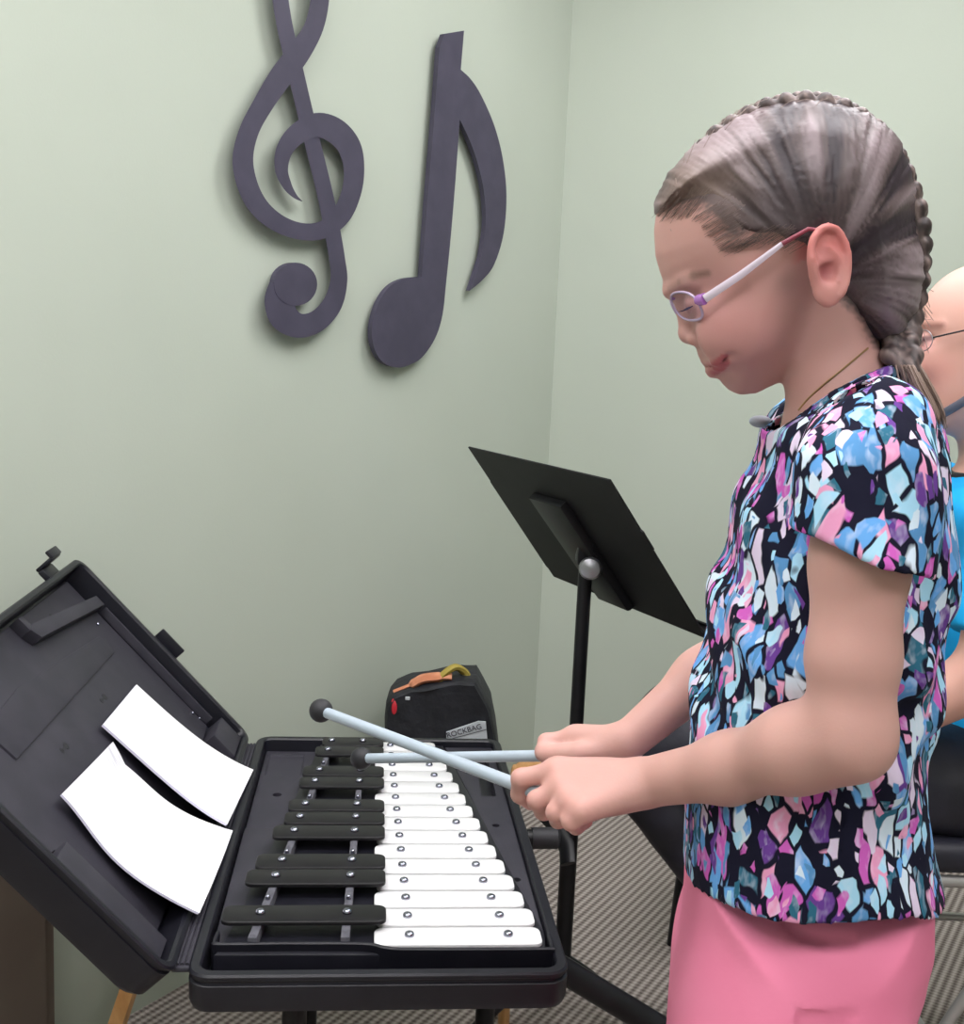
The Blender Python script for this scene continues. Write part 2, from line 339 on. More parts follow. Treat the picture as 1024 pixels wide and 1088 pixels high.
# ------------------------------------------------------------------ papers on the lid
def sheet(name, label, cs, th, seed, sag):
    rnd = random.Random(seed); nu, nv = 18, 10; b = B(); G = {}
    gm = Matrix.Translation(CASE) @ Matrix.Rotation(YAW, 4, 'Z') @ lidm
    for lay in (0, 1):
        for i in range(nu+1):
            for j in range(nv+1):
                s, t_ = i/nu, j/nv; p = (1-s)*((1-t_)*cs[0]+t_*cs[3]) + s*((1-t_)*cs[1]+t_*cs[2])
                z = -.0285 + sag(s, t_) + (th if lay == 0 else 0)
                G[lay, i, j] = b.verts.new((p[0], p[1], z))
    for i in range(nu):
        for j in range(nv):
            b.faces.new((G[0, i, j], G[0, i+1, j], G[0, i+1, j+1], G[0, i, j+1])); f = b.faces.new((G[1, i, j], G[1, i, j+1], G[1, i+1, j+1], G[1, i+1, j])); f.material_index = 1
    for i in range(nu):
        for j in (0, nv): f = b.faces.new((G[0, i, j], G[0, i+1, j], G[1, i+1, j], G[1, i, j])); f.material_index = 1
    for j in range(nv):
        for i in (0, nu): f = b.faces.new((G[0, i, j], G[0, i, j+1], G[1, i, j+1], G[1, i, j])); f.material_index = 1
    b.transform(gm); o = obj(name, b, 'paper'); o.data.materials.append(MT['papergrey']); smooth_by_angle(o, 40); return tag(o, label, 'paper')
A2 = lambda *p: [np.array(q) for q in p]
sheet('folded_paper', 'white folded paper on the open lid, the one nearer the wall', A2((.206, .570), PC[0], PC[1], (.212, .376)), .0035, 1, lambda s, t_: .006 + .008*math.sin(s*3.1)*(.4+.6*t_) + .036*s**3)
def sag2(s, t_): return .006 + .005*math.sin(s*6.5+t_)*(1-s) + .034*s**3 + .016*max(0, 1-s*6)*(1-t_) + .003*math.sin(t_*3)
sheet('folded_paper', 'white folded paper on the open lid, the wider one nearer the viewer', A2((.192, .322), PC[2], PC[3], (.205, .145)), .003, 2, sag2)
# ------------------------------------------------------------------ X stand under the case
cm = Matrix.Translation(CASE) @ Matrix.Rotation(YAW, 4, 'Z')
st = thing('keyboard_stand', 'black metal folding stand with crossed legs under the glockenspiel case', 'stand', (CASE[0], CASE[1], 0), YAW)
def stp(name, f, m='blackmetal', parent=None): b = B(); f(b); return smooth_by_angle(obj(name, b, m, parent or st), 40)
for v, e_ in ((.14, -.03), (.47, .044)):
    s_ = stp('support_bar', lambda b: tube(b, [(-.01, v, .521), (W+e_, v, .521)], .0135, 16)); stp('end_cap', lambda b: tube(b, [(W+e_-.02, v, .521), (W+e_+.018, v, .521), (W+e_+.022, v, .521)], [.0160, .0160, .012], 16), 'rubber', s_)
_loc = lambda p: Matrix.Rotation(-YAW, 3, 'Z') @ (Vector(p)-Vector((CASE[0], CASE[1], 0)))
a_, b_ = _loc(at(604, 1034, 1.40)), _loc(at(693, 1088, 1.40)); d_ = b_-a_; t0_ = (.515-a_.z)/d_.z; t1_ = (.020-a_.z)/d_.z; P0, P1 = a_+d_*t0_, a_+d_*t1_
stp('leg', lambda b: tube(b, [P0, P1], .0175, 16))
for u_, v_ in ((.10, .24), (.10, .58), (.392, .60)): stp('leg', lambda b: tube(b, [(u_, v_, .515), (u_, v_, .0)], .016, 16))
stp('cross_bar', lambda b: tube(b, [(P0.x-.02, .12, .505), (P0.x-.02, .62, .505)], .012, 12)); stp('cross_bar', lambda b: tube(b, [(.10, .12, .505), (.10, .62, .505)], .012, 12))
q = [at(577, 862, 1.78), at(590, 876, 1.76), at(602, 900, 1.72), at(603, 918, 1.70)]
stp('brace', lambda b: tube(b, [Matrix.Rotation(-YAW, 3, 'Z') @ (Vector(p)-Vector((CASE[0], CASE[1], 0))) for p in q], .015, 12, flat=((0, 1, 0), .4)))
# ------------------------------------------------------------------ music stand
ms = thing('music_stand', 'black sheet music stand with a tilted solid desk in the corner', 'music stand', (.20, 1.97, 0))
dk = np.array([[-.031, 2.142, 1.058], [.191, 1.694, 1.058], [.372, 1.783, .797], [.151, 2.232, .797]]); wv = dk[1]-dk[0]; hv = dk[3]-dk[0]; wl, hl = np.linalg.norm(wv), np.linalg.norm(hv); wv /= wl; hv /= hl; bn = np.cross(wv, hv); 
if bn@(CAMP-dk[0]) < 0: bn = -bn
dm = Matrix(((wv[0], hv[0], bn[0], dk[0][0]), (wv[1], hv[1], bn[1], dk[0][1]), (wv[2], hv[2], bn[2], dk[0][2]), (0, 0, 0, 1)))
def msp(name, f, m='blackmetal', parent=None, M_=None):
    b = B(); f(b)
    if M_: b.transform(M_)
    return smooth_by_angle(obj(name, b, m, parent or ms, world=True), 40)
def deskf(b):
    prism(b, [(0, 0), (wl, 0), (wl, hl*.30), (wl+.004, hl*.31), (wl+.004, hl*.42), (wl, hl*.43), (wl, hl), (0, hl), (0, hl*.93), (-.004, hl*.92), (-.004, hl*.26), (0, hl*.25)], -.0015, .0015)
    box(b, (wl/2, hl, -.010), (wl, .003, .02)); box(b, (wl/2, hl-.004, -.020), (wl, .008, .003))
desk = msp('desk', deskf, 'deskmetal', None, dm)
# bracket on the back of the desk: a shallow tapered channel from the tilt joint upwards
Pj = np.array(at(621, 612, 1.965)); q = Vector(dm.inverted() @ Vector(Pj))
def brk(b):
    x = wl*.50; prism(b, [(x-.070, hl*.24), (x+.045, hl*.24), (x+.05, hl*.97), (x-.05, hl*.97)], .002, .018, .006)
msp('bracket', brk, 'blackmetal', desk, dm)
kn = at(627, 604, 1.90); msp('tilt_knob', lambda b: lathe(b, [(.012, -.012), (.019, -.010), (.020, 0), (.017, .008), (.008, .012)], 20, (-.15, -1, .1), kn), 'tube')
top = at(621, 622, 1.965); px_, py_ = float(top[0]), 1.965
msp('pole', lambda b: tube(b, [(px_, py_, .32), (px_, py_, .895)], .0125, 16)); msp('pole', lambda b: tube(b, [(px_, py_, .09), (px_, py_, .52)], .0155, 16))
msp('collar', lambda b: lathe(b, [(.019, 0), (.021, .01), (.021, .035), (.016, .04)], 20, at_=(px_, py_, .50)))
msp('joint', lambda b: (box(b, (px_, py_, .905), (.036, .044, .06), .006), lathe(b, [(.02, -.03), (.02, .03)], 16, (.44, -.9, 0), (px_+.01, py_-.01, .915))))
for k in range(3):
    a = R(90+120*k); msp('leg', lambda b: tube(b, spline([(px_, py_, .13), (px_+.08*math.cos(a), py_+.08*math.sin(a), .10), (px_+.22*math.cos(a), py_+.22*math.sin(a), .012)], 5), .010, 10))
# ------------------------------------------------------------------ bag in the corner
bg = thing('backpack', 'black nylon bag with red patch and white lettered tag standing behind the case', 'bag', (.0, 2.40, 0))
FY = 2.36
def bagmesh(b):
    ol = [(409, 760), (411, 742), (418, 733), (435, 727), (462, 722), (490, 718), (506, 718), (514, 731), (522, 748), (527, 775), (530, 800), (531, 1000), (409, 1000)]
    rings = []
    for dy, ins_ in ((-.045, .03), (-.035, .012), (-.015, 0), (.05, 0), (.09, .004), (.10, .03)):
        P = [at(x, y, FY+.03) for x, y in ol]; c0 = np.mean(P, 0); ring = []
        for p in P:
            w = p + (c0-p)*ins_*2; w = w.copy(); w[1] = FY+.03+dy; w[2] = max(w[2], .0); ring.append(tuple(w))
        rings.append(ring)
    for rg in rings:
        zz = min(p[2] for p in rg)
    loft(b, [[(p[0], p[1], p[2] if p[2] > .2 else .0) for p in rg] for rg in rings])
    bmesh.ops.subdivide_edges(b, edges=list(b.edges), cuts=2, use_grid_fill=True)
    for v in b.verts:
        k = .006*math.sin(v.co.x*60+v.co.z*45)+.004*math.sin(v.co.z*110-v.co.x*30); v.co.y += k if v.co.z > .02 else 0
def bgp(name, f, m): b = B(); f(b); return smooth_by_angle(obj(name, b, m, bg, world=True), 40)
o = bgp('bag_body', bagmesh, 'bag')
for p in o.data.polygons: p.use_smooth = True
rc = at(419, 752, FY-.008)
bgp('red_patch', lambda b: (bmesh.ops.create_icosphere(b, subdivisions=3, radius=1), bmesh.ops.scale(b, vec=(.010, .012, .024), verts=b.verts), bmesh.ops.translate(b, vec=Vector(rc), verts=b.verts)), 'red')
bgp('handle_strap', lambda b: tube(b, spline([at(466, 723, FY+.02), at(474, 714, FY+.02), at(484, 709, FY+.03), at(493, 714, FY+.04), at(497, 722, FY+.04)], 5), .008, 8, flat=((0, 1, 0), 1.6)), 'yellow')
bgp('orange_lining', lambda b: tube(b, spline([at(418, 735, FY+.015), at(438, 727, FY+.02), at(450, 721, FY+.02), at(470, 719, FY+.02), at(480, 719, FY+.02)], 5), [.004]*5+[.010]*10+[.007]*6, 8, flat=((0, 1, 0), 2.0)), 'orange')
bgp('zip_pull', lambda b: box(b, at(433, 742, FY-.022), (.010, .004, .007), .001), 'tagwhite')
tp = [at(474, 778, FY-.024), at(474, 786, FY-.024), at(518, 786, FY-.024), at(516, 767, FY-.024), at(508, 766.5, FY-.024)]; tp[1] = at(475, 800, FY-.024); tp[2] = at(519, 800, FY-.024)
def tagf(b):
    a = [b.verts.new(p) for p in tp]; c = [b.verts.new(p+np.array([0, .004, 0])) for p in tp]; b.faces.new(a); b.faces.new(c[::-1])
    for i in range(5): b.faces.new((a[i], c[i], c[(i+1) % 5], a[(i+1) % 5]))
lt = bgp('label_tag', tagf, 'tagwhite')
def text(name, s, size, p, xdir, m, parent, ydir=(0, 0, 1)):
    cu = bpy.data.curves.new(name, 'FONT'); cu.body = s; cu.size = size; cu.extrude = .0006; cu.materials.append(MT[m]); cu.align_x = 'LEFT'
    o = bpy.data.objects.new(name, cu); COL.objects.link(o); X = Vector(xdir).normalized(); Z = X.cross(Vector(ydir)).normalized(); Y = Z.cross(X)
    mm_ = Matrix((( X.x, Y.x, Z.x, p[0]), (X.y, Y.y, Z.y, p[1]), (X.z, Y.z, Z.z, p[2]), (0, 0, 0, 1)))
    bpy.context.view_layer.update(); me = bpy.data.meshes.new_from_object(o.evaluated_get(bpy.context.evaluated_depsgraph_get())); bpy.data.objects.remove(o)
    o = bpy.data.objects.new(name, me); COL.objects.link(o); me.transform(mm_); q = parent; ofs = Vector((0, 0, 0))
    while q: ofs += q.location; q = q.parent
    me.transform(Matrix.Translation(-ofs)); o.parent = parent; return o
p0 = at(475, 784, FY-.026); p1 = at(516, 773, FY-.026)
text('lettering', 'ROCKBAG', .0165, p0, p1-p0, 'tagtext', lt)
def seam(b): tube(b, [at(475.5, 786, FY-.025), at(517, 775, FY-.025)], .0007, 6)
b = B(); seam(b); obj('tag_line', b, 'tagtext', lt, world=True)
# ------------------------------------------------------------------ wooden stool under the lid, wooden rail behind the hands
ptop = onplane(169, 955, A3+NL*.02, NL); d_ = ray(101, 1160); pft = CAMP + d_*(-CH/d_[2]); pft = pft+np.array([0, 0, .001])
pl = tag(obj('wooden_plank', (lambda b: (tube(b, [ptop, pft], .024, 4, flat=(tuple(NL), .45)), b)[1])(B()), 'wood'), 'honey coloured wooden batten leaning on the wall beneath the open black lid', 'wooden batten')
cq = onplane(57, 1000, A3+NL*.05, NL); cq = cq*np.array([1, 1, 0]); cb = thing('wall_panel', 'low brown panel added for a dark area of the green wall, behind and below the open lid', 'wall_panel', tuple(cq))
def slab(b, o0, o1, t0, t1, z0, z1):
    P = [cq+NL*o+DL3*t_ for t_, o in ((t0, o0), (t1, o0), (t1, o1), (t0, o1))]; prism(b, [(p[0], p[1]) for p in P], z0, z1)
b = B(); slab(b, -.048, 0, 0, .7, 0, .62); obj('panel_back', b, 'brown', cb, world=True)  # plain brown boxes added for an unidentified dark area of the wall
b = B(); slab(b, 0, .008, .02, .34, .03, .60); slab(b, 0, .008, .36, .68, .03, .60); obj('panel_front', b, 'brown', cb, world=True)
cn = thing('wooden_cane', 'bent honey coloured wooden rail end showing behind the near fist', 'wooden rail', tuple(np.r_[at(548, 830, 1.95)[:2], 0]))
c0 = at(548, 830, 1.95); b = B(); tube(b, spline([(c0[0], 1.95, 0), (c0[0], 1.95, .3), c0, at(552, 818, 1.95), at(566, 814, 1.95), at(590, 816, 1.95), at(600, 826, 1.95)], 8), .011, 12, flat=((0, 1, 0), 2)); smooth_by_angle(obj('bent_rail', b, 'wood', cn, world=True), 40)
# ------------------------------------------------------------------ mallets
def mallet(label, grip, ball, back):
    g_, b_ = np.array(grip), np.array(ball); d = (b_-g_)/np.linalg.norm(b_-g_); s_ = g_-d*back
    t_ = thing('mallet', label, 'mallet', tuple(s_), 0, 'pair of mallets held by the girl')
    b = B(); tube(b, [s_, s_+d*.004, b_-d*.004], [.0042, .0058, .0056], 12); smooth_by_angle(obj('shaft', b, 'shaft', t_, world=True))
    b = B(); bmesh.ops.create_icosphere(b, subdivisions=3, radius=.0125); bmesh.ops.translate(b, vec=Vector(b_), verts=b.verts); obj('mallet_head', b, 'rubber', t_, True, world=True); return s_, d
# ------------------------------------------------------------------ lights
MT['diffuser'] = mat('lamp_diffuser', (1, .975, 1.0), .5, emit=LE)
def ceiling_light(x, y, sx_, sy_, rot, label):
    t_ = thing('ceiling_light', label, 'ceiling light', (x, y, CZ-.03), rot, 'ceiling lights')
    b = B(); box(b, (0, 0, 0), (sx_, sy_, .05), .004); obj('housing', b, 'tube', t_)
    b = B(); box(b, (0, 0, -.028), (sx_-.04, sy_-.04, .006)); obj('diffuser', b, 'diffuser', t_)
for x, y in ((-.75, .95), (.55, .95), (-.65, -.45), (.8, -.45), (.75, 2.1)):
    ceiling_light(x, y, 1.2, .6, 0, 'rectangular white ceiling light panel above the room')
w = bpy.data.worlds.new('world'); SC.world = w; w.use_nodes = True; w.node_tree.nodes['Background'].inputs['Color'].default_value = (.75, .80, .9, 1); w.node_tree.nodes['Background'].inputs['Strength'].default_value = .3
# ================================================================== implicit surfaces (surface nets)
class Sdf:
    def __init__(s): s.p = []
    def add(s, fn, k=.01, sub=False, inter=False): s.p.append((fn, k, sub, inter)); return s
    def ev(s, P, act=None):
        d = np.full(len(P), 1.0)
        for i, (fn, k, sub, inter) in enumerate(s.p):
            if act is not None and not act[i]: continue
            e = fn(P)
            if sub: e = -e
            if sub or inter:
                h = np.clip(.5 - .5*(d-e)/k, 0, 1); d = d*(1-h)+e*h + k*h*(1-h)
            else:
                h = np.clip(.5 + .5*(d-e)/k, 0, 1); d = d*(1-h)+e*h - k*h*(1-h)
        return d
def nrm(v): v = np.asarray(v, float); return v/np.linalg.norm(v)
def cap(a, b, ra, rb, fa=None, ff=1.):
    a, b = np.array(a, float), np.array(b, float); ab = b-a; L2 = ab@ab; fa_ = None if fa is None else nrm(fa)
    def f(P):
        q = P-a; t = np.clip((q@ab)/L2, 0, 1); v = q-t[:, None]*ab
        if fa_ is not None: w = v@fa_; v = v + (w*(ff-1))[:, None]*fa_
        return (np.sqrt((v*v).sum(1)) - (ra+(rb-ra)*t)) / (1 if fa is None else max(1., ff**.5))
    return f
def ell(c, r, ax=None):
    c = np.array(c, float); r = np.array(r, float); Rm = np.eye(3) if ax is None else np.array([nrm(x) for x in ax])
    def f(P):
        q = (P-c)@Rm.T; k0 = np.sqrt(((q/r)**2).sum(1)); k1 = np.sqrt(((q/(r*r))**2).sum(1)); return k0*(k0-1)/np.maximum(k1, 1e-6)
    return f
def halfp(p, n): p = np.array(p, float); n = nrm(n); return lambda P: (P-p)@n
def polysd(Q, poly):       # inside positive
    d = np.full(len(Q), 1e9); ins = np.zeros(len(Q), bool); n = len(poly)
    for i in range(n):
        a, b = poly[i], poly[(i+1) % n]; e = b-a; w = Q-a; t = np.clip((w@e)/(e@e), 0, 1); v = w-t[:, None]*e; d = np.minimum(d, (v*v).sum(1))
        c = ((a[1] > Q[:, 1]) != (b[1] > Q[:, 1])); 
        with np.errstate(divide='ignore', invalid='ignore'): ins ^= c & (Q[:, 0] < (b[0]-a[0])*(Q[:, 1]-a[1])/(b[1]-a[1]+1e-12)+a[0])
    d = np.sqrt(d); return np.where(ins, d, -d)
def surfnet(sdf, lo, hi, h, nb=8):
    lo = np.array(lo); hi = np.array(hi); H_ = h*nb; nn = np.ceil((hi-lo)/H_).astype(int)
    g = np.stack(np.meshgrid(*[np.arange(k) for k in nn], indexing='ij'), -1).reshape(-1, 3); C_ = lo+(g+.5)*H_; rad = H_*.87
    vals = []; d = np.full(len(C_), 1.0)
    for fn, k, sub, inter in sdf.p:
        e = fn(C_); vals.append(e)
    full = sdf.ev(C_); act = np.abs(full) < rad*1.6+.006
    g = g[act]; V = [v[act] for v in vals]; st_ = nb+1
    off = np.stack(np.meshgrid(*[np.arange(st_)]*3, indexing='ij'), -1).reshape(-1, 3)
    keys, pos, edges = [], [], []; big = (nn*nb+2).astype(np.int64)
    def key(c): return (c[..., 0].astype(np.int64)*big[1]+c[..., 1])*big[2]+c[..., 2]
    for bi in range(len(g)):
        a = [(V[i][bi] < rad*1.7+k+.004) if not sub else (V[i][bi] < rad*1.7+k+.004) for i, (fn, k, sub, inter) in enumerate(sdf.p)]
        for i, q in enumerate(sdf.p):
            if q[3]: a[i] = True
        P = lo + (g[bi]*nb+off)*h; D = sdf.ev(P, a).reshape(st_, st_, st_)
        I = D < 0
        if I.all() or not I.any(): continue
        c8 = [I[i:i+nb, j:j+nb, k:k+nb] for i in (0, 1) for j in (0, 1) for k in (0, 1)]; s8 = sum(c.astype(int) for c in c8); m = (s8 > 0) & (s8 < 8)
        idx = np.argwhere(m)
        if not len(idx): continue
        acc = np.zeros((len(idx), 3)); cnt = np.zeros(len(idx))
        for ax in range(3):
            o1, o2 = [x for x in range(3) if x != ax]
            for u_ in (0, 1):
                for v_ in (0, 1):
                    c0 = idx.copy(); c0[:, o1] += u_; c0[:, o2] += v_; c1 = c0.copy(); c1[:, ax] += 1
                    d0, d1 = D[tuple(c0.T)], D[tuple(c1.T)]; x = (d0 < 0) != (d1 < 0); t = np.where(x, d0/np.where(x, d0-d1, 1), 0)
                    p = c0.astype(float); p[:, ax] += t; acc[x] += p[x]; cnt[x] += 1
                    if u_ == 0 and v_ == 0:
                        q = np.argwhere(x)[:, 0]
                        if len(q): edges.append(np.c_[g[bi]*nb+idx[q], np.full(len(q), ax), (d0[q] < 0).astype(int)])
        keys.append(key(g[bi]*nb+idx)); pos.append(lo+(g[bi]*nb+acc/cnt[:, None])*h)
    K = np.concatenate(keys); Pp = np.concatenate(pos); o = np.argsort(K); K = K[o]; Pp = Pp[o]; E = np.concatenate(edges); F_ = []
    for ax in range(3):
        e = E[E[:, 3] == ax]; o1, o2 = (ax+1) % 3, (ax+2) % 3; q = []
        for a_, b_ in ((0, 0), (1, 0), (1, 1), (0, 1)):
            c = e[:, :3].copy(); c[:, o1] -= a_; c[:, o2] -= b_; kk = key(c); ii = np.clip(np.searchsorted(K, kk), 0, len(K)-1); q.append(np.where(K[ii] == kk, ii, -1))
        q = np.stack(q, 1); ok = (q >= 0).all(1); q = q[ok]; fl = e[ok, 4] == 0; q[fl] = q[fl][:, ::-1]; F_.append(q)
    F_ = np.concatenate(F_)
    # light smoothing
    return Pp, F_
def smooth(P, F_, it=1, lam=.5):
    for _ in range(it):
        a = np.concatenate([F_[:, [0, 1]], F_[:, [1, 2]], F_[:, [2, 3]], F_[:, [3, 0]]]); a = np.concatenate([a, a[:, ::-1]])
        s = np.zeros_like(P); n = np.bincount(a[:, 0], minlength=len(P)).astype(float)
        for k in range(3): s[:, k] = np.bincount(a[:, 0], weights=P[a[:, 1], k], minlength=len(P))
        P = P + lam*(s/np.maximum(n, 1)[:, None]-P)
    return P
def normals(P, F_):
    n = np.cross(P[F_[:, 2]]-P[F_[:, 0]], P[F_[:, 3]]-P[F_[:, 1]]); N = np.zeros_like(P)
    for i in range(4):
        for k in range(3): N[:, k] += np.bincount(F_[:, i], weights=n[:, k], minlength=len(P))
    return N/np.maximum(np.linalg.norm(N, axis=1), 1e-12)[:, None]
def sobj(name, P, F_, m, parent, cols=None):
    T = np.array(wmat(parent).inverted()) if parent else np.eye(4); Q = P@T[:3, :3].T+T[:3, 3]
    me = bpy.data.meshes.new(name); me.vertices.add(len(Q)); me.vertices.foreach_set('co', Q.astype(np.float32).ravel())
    me.loops.add(F_.size); me.loops.foreach_set('vertex_index', F_.astype(np.int32).ravel()); me.polygons.add(len(F_))
    me.polygons.foreach_set('loop_start', np.arange(0, F_.size, 4, dtype=np.int32)); me.polygons.foreach_set('loop_total', np.full(len(F_), 4, np.int32))
    me.polygons.foreach_set('use_smooth', np.ones(len(F_), bool)); me.update(calc_edges=True); me.validate()
    if cols is not None:
        a = me.color_attributes.new('tone', 'FLOAT_COLOR', 'POINT'); a.data.foreach_set('color', np.c_[cols, np.ones(len(cols))].astype(np.float32).ravel())
    me.materials.append(MT[m]); o = bpy.data.objects.new(name, me); COL.objects.link(o)
    if parent: o.parent = parent
    return o
_rng = np.random.RandomState(3); _TAB = _rng.rand(64, 64)
def vn(x, y):          # value noise 2D, periodic 64
    xi, yi = np.floor(x).astype(int), np.floor(y).astype(int); fx, fy = x-xi, y-yi; fx = fx*fx*(3-2*fx); fy = fy*fy*(3-2*fy)
    g_ = lambda a, b: _TAB[a % 64, b % 64]
    return (g_(xi, yi)*(1-fx)+g_(xi+1, yi)*fx)*(1-fy)+(g_(xi, yi+1)*(1-fx)+g_(xi+1, yi+1)*fx)*fy
def mix(c, col, w): w = np.clip(w, 0, 1)[:, None]; return c*(1-w)+np.array(col)*w
def vmat(name, rough, sss=0., spec=.4, bump=0., bs=400):
    m = mat(name, (1, 1, 1), rough, spec=spec, sss=sss); t = NT(m); a = t.n('ShaderNodeAttribute', attribute_name='tone'); t.l(a.outputs['Color'], t.b.inputs['Base Color'])
    if bump: t.bump(t.noise(t.coord(), bs, 3).outputs['Fac'], bump, .0006)
    return m
MT['skin'] = vmat('skin', .5, .12, .35, .15, 500); MT['hair'] = vmat('hair', .42, 0, .45)
# printed jersey: shards of colour on near-black
def print_mat():
    m = mat('printed_jersey', (1, 1, 1), .85, spec=.15); t = NT(m); v = t.coord('Object', (1, 1, 1)); nz = t.noise(v, 14, 3)
    ad = t.n('ShaderNodeVectorMath', operation='MULTIPLY_ADD'); ad.inputs[1].default_value = (.034, .034, .034); t.l(nz.outputs['Color'], ad.inputs[0]); t.l(v, ad.inputs[2])
    pal = [(0, (.008, .008, .022)), (.32, (.14, .38, .78)), (.39, (.40, .70, .90)), (.44, (.03, .14, .22)), (.50, (.008, .008, .022)), (.60, (.60, .12, .50)), (.65, (.80, .34, .55)), (.70, (.74, .62, .80)), (.75, (.14, .05, .28)), (.79, (.10, .28, .55)), (.83, (.66, .78, .90)), (.87, (.008, .008, .022))]
    prev = None
    for sc, rot, sx_, th in ((64, (.3, .6, .4), (1, 1, .50), .05), (84, (1.1, -.5, .9), (1, .9, .42), .06), (120, (.2, -1.1, .3), (1, 1, .5), .09)):
        mp = t.n('ShaderNodeMapping'); mp.inputs['Rotation'].default_value = rot; mp.inputs['Scale'].default_value = sx_; t.l(ad.outputs[0], mp.inputs['Vector'])
        vo = t.n('ShaderNodeTexVoronoi'); vo.inputs['Scale'].default_value = sc; t.l(mp.outputs[0], vo.inputs['Vector'])
        ve = t.n('ShaderNodeTexVoronoi', feature='DISTANCE_TO_EDGE'); ve.inputs['Scale'].default_value = sc; t.l(mp.outputs[0], ve.inputs['Vector'])
        sep = t.n('ShaderNodeSeparateColor'); t.l(vo.outputs['Color'], sep.inputs[0]); col = t.ramp(sep.outputs[0], pal, 'CONSTANT')
        st2 = t.noise(mp.outputs[0], 130, 2); mxb = t.n('ShaderNodeMix', data_type='RGBA'); mxb.inputs['B'].default_value = (.80, .82, .95, 1)
        ms_ = t.n('ShaderNodeMapRange'); ms_.inputs['From Min'].default_value = .5; ms_.inputs['From Max'].default_value = .75; ms_.inputs['To Max'].default_value = .45; t.l(st2.outputs['Fac'], ms_.inputs['Value']); t.l(ms_.outputs[0], mxb.inputs['Factor']); t.l(col, mxb.inputs['A'])
        sel = t.ramp(sep.outputs[0], [(0, (0, 0, 0)), (.32, (1, 1, 1)), (.50, (0, 0, 0)), (.60, (1, 1, 1)), (.87, (0, 0, 0))], 'CONSTANT')
        ed = t.ramp(ve.outputs['Distance'], [(th, (0, 0, 0)), (th+.05, (1, 1, 1))])
        mk = t.n('ShaderNodeMath', operation='MULTIPLY'); t.l(sel, mk.inputs[0]); t.l(ed, mk.inputs[1])
        mx = t.n('ShaderNodeMix', data_type='RGBA'); t.l(mk.outputs[0], mx.inputs['Factor']); t.l(mxb.outputs['Result'], mx.inputs['B'])
        if prev is None: mx.inputs['A'].default_value = (.008, .008, .022, 1)
        else: t.l(prev, mx.inputs['A'])
        prev = mx.outputs['Result']
    t.l(prev, t.b.inputs['Base Color']); t.bump(t.noise(v, 40, 3).outputs['Fac'], .5, .003); return m
MT['print'] = print_mat()
MT['pink'] = noisy('pink_cotton', (.86, .23, .38), (.89, .27, .42), 8, .85, .4, 30, .003, spec=.15)
MT['collar'] = mat('collar', (.03, .02, .07), .8)
# ================================================================== the girl
GC = np.array([.25, .93, 0.]); TH = R(8); GF = np.array([-math.cos(TH), math.sin(TH), 0]); GS = np.array([-math.sin(TH), -math.cos(TH), 0]); GZ = np.array([0, 0, 1.])
def g(px, py, s=0.):
    d = ray(px, py); return CAMP + d*((s-(CAMP-GC)@GS)/(d@GS))
def fz(P): return np.stack([(P-GC)@GF, P[:, 2]], -1)
def gs(P): return (P-GC)@GS
def pxpoly(pts, s=0.): return np.array([[(g(x, y, s)-GC)@GF, g(x, y, s)[2]] for x, y in pts])
girl = thing('person', 'girl in glasses and braids playing, wearing a colourful shard print top and pink trousers', 'person', (GC[0], GC[1], 0))
def plate(poly, T, Wf, soff=0., pw=2.):
    def f(P):
        q = fz(P); t = polysd(q, poly); Wd = Wf(q, P) if callable(Wf) else Wf; s = np.abs(gs(P)-soff)
        u_ = np.clip((T-t)/T, 0, None); e = ((u_**pw+(s/Wd)**pw)**(1/pw)-1)*min(T, .04)
        return np.where(t > T, s-Wd, np.maximum(e, np.where(t < -.02, -t, -1)))
    return f
facepx = [(697, 225), (694.5, 245), (696, 272), (702, 293), (710, 308), (716, 318), (722, 330), (730, 345), (736, 360), (739.5, 371), (741.5, 379), (745.5, 384), (750, 389), (751, 394), (755.5, 399.5), (763, 402), (767, 408), (775, 415.5), (786, 420), (804, 418), (822, 409), (848, 388), (868, 360), (885, 320), (900, 250), (880, 180), (800, 150), (730, 175)]
FP = pxpoly(facepx); chin = g(786, 412); temple = g(800, 230); faxis = nrm(chin-temple)
def fw(q, P):
    h = ((P-temple)@faxis)/np.linalg.norm(chin-temple); return np.interp(h, [-.3, 0, .35, .7, 1.0, 1.2], [.060, .062, .059, .053, .042, .036])
hup = nrm(g(838, 130)-g(880, 330)); hf = nrm(np.cross(GS, hup)); hf = hf if hf@GF > 0 else -hf
sk = g(843, 222)
body = Sdf()
body.add(ell(sk, (.090, .068, .076), (hf, GS, hup)), .012)
body.add(plate(FP, .055, fw, 0., 1.55), .012)
for q_ in (g(779, 352, .034), g(779, 352, -.034)): body.add(ell(q_, (.027, .017, .024), (hf, GS, hup)), .02)
def hit(px, py, sdf=None, lift=0.):      # first point of the head on this line of sight
    d = nrm(ray(px, py)); T_ = np.arange(.62, 1.05, .0008); e = (sdf or body).ev(CAMP+d*T_[:, None]); w_ = np.where(e < 0)[0]
    return CAMP+d*(T_[w_[0] if len(w_) else int(e.argmin())]-lift)
MIR = lambda p: p - 2*((p-GC)@GS)*GS
head0 = Sdf(); head0.p = list(body.p)
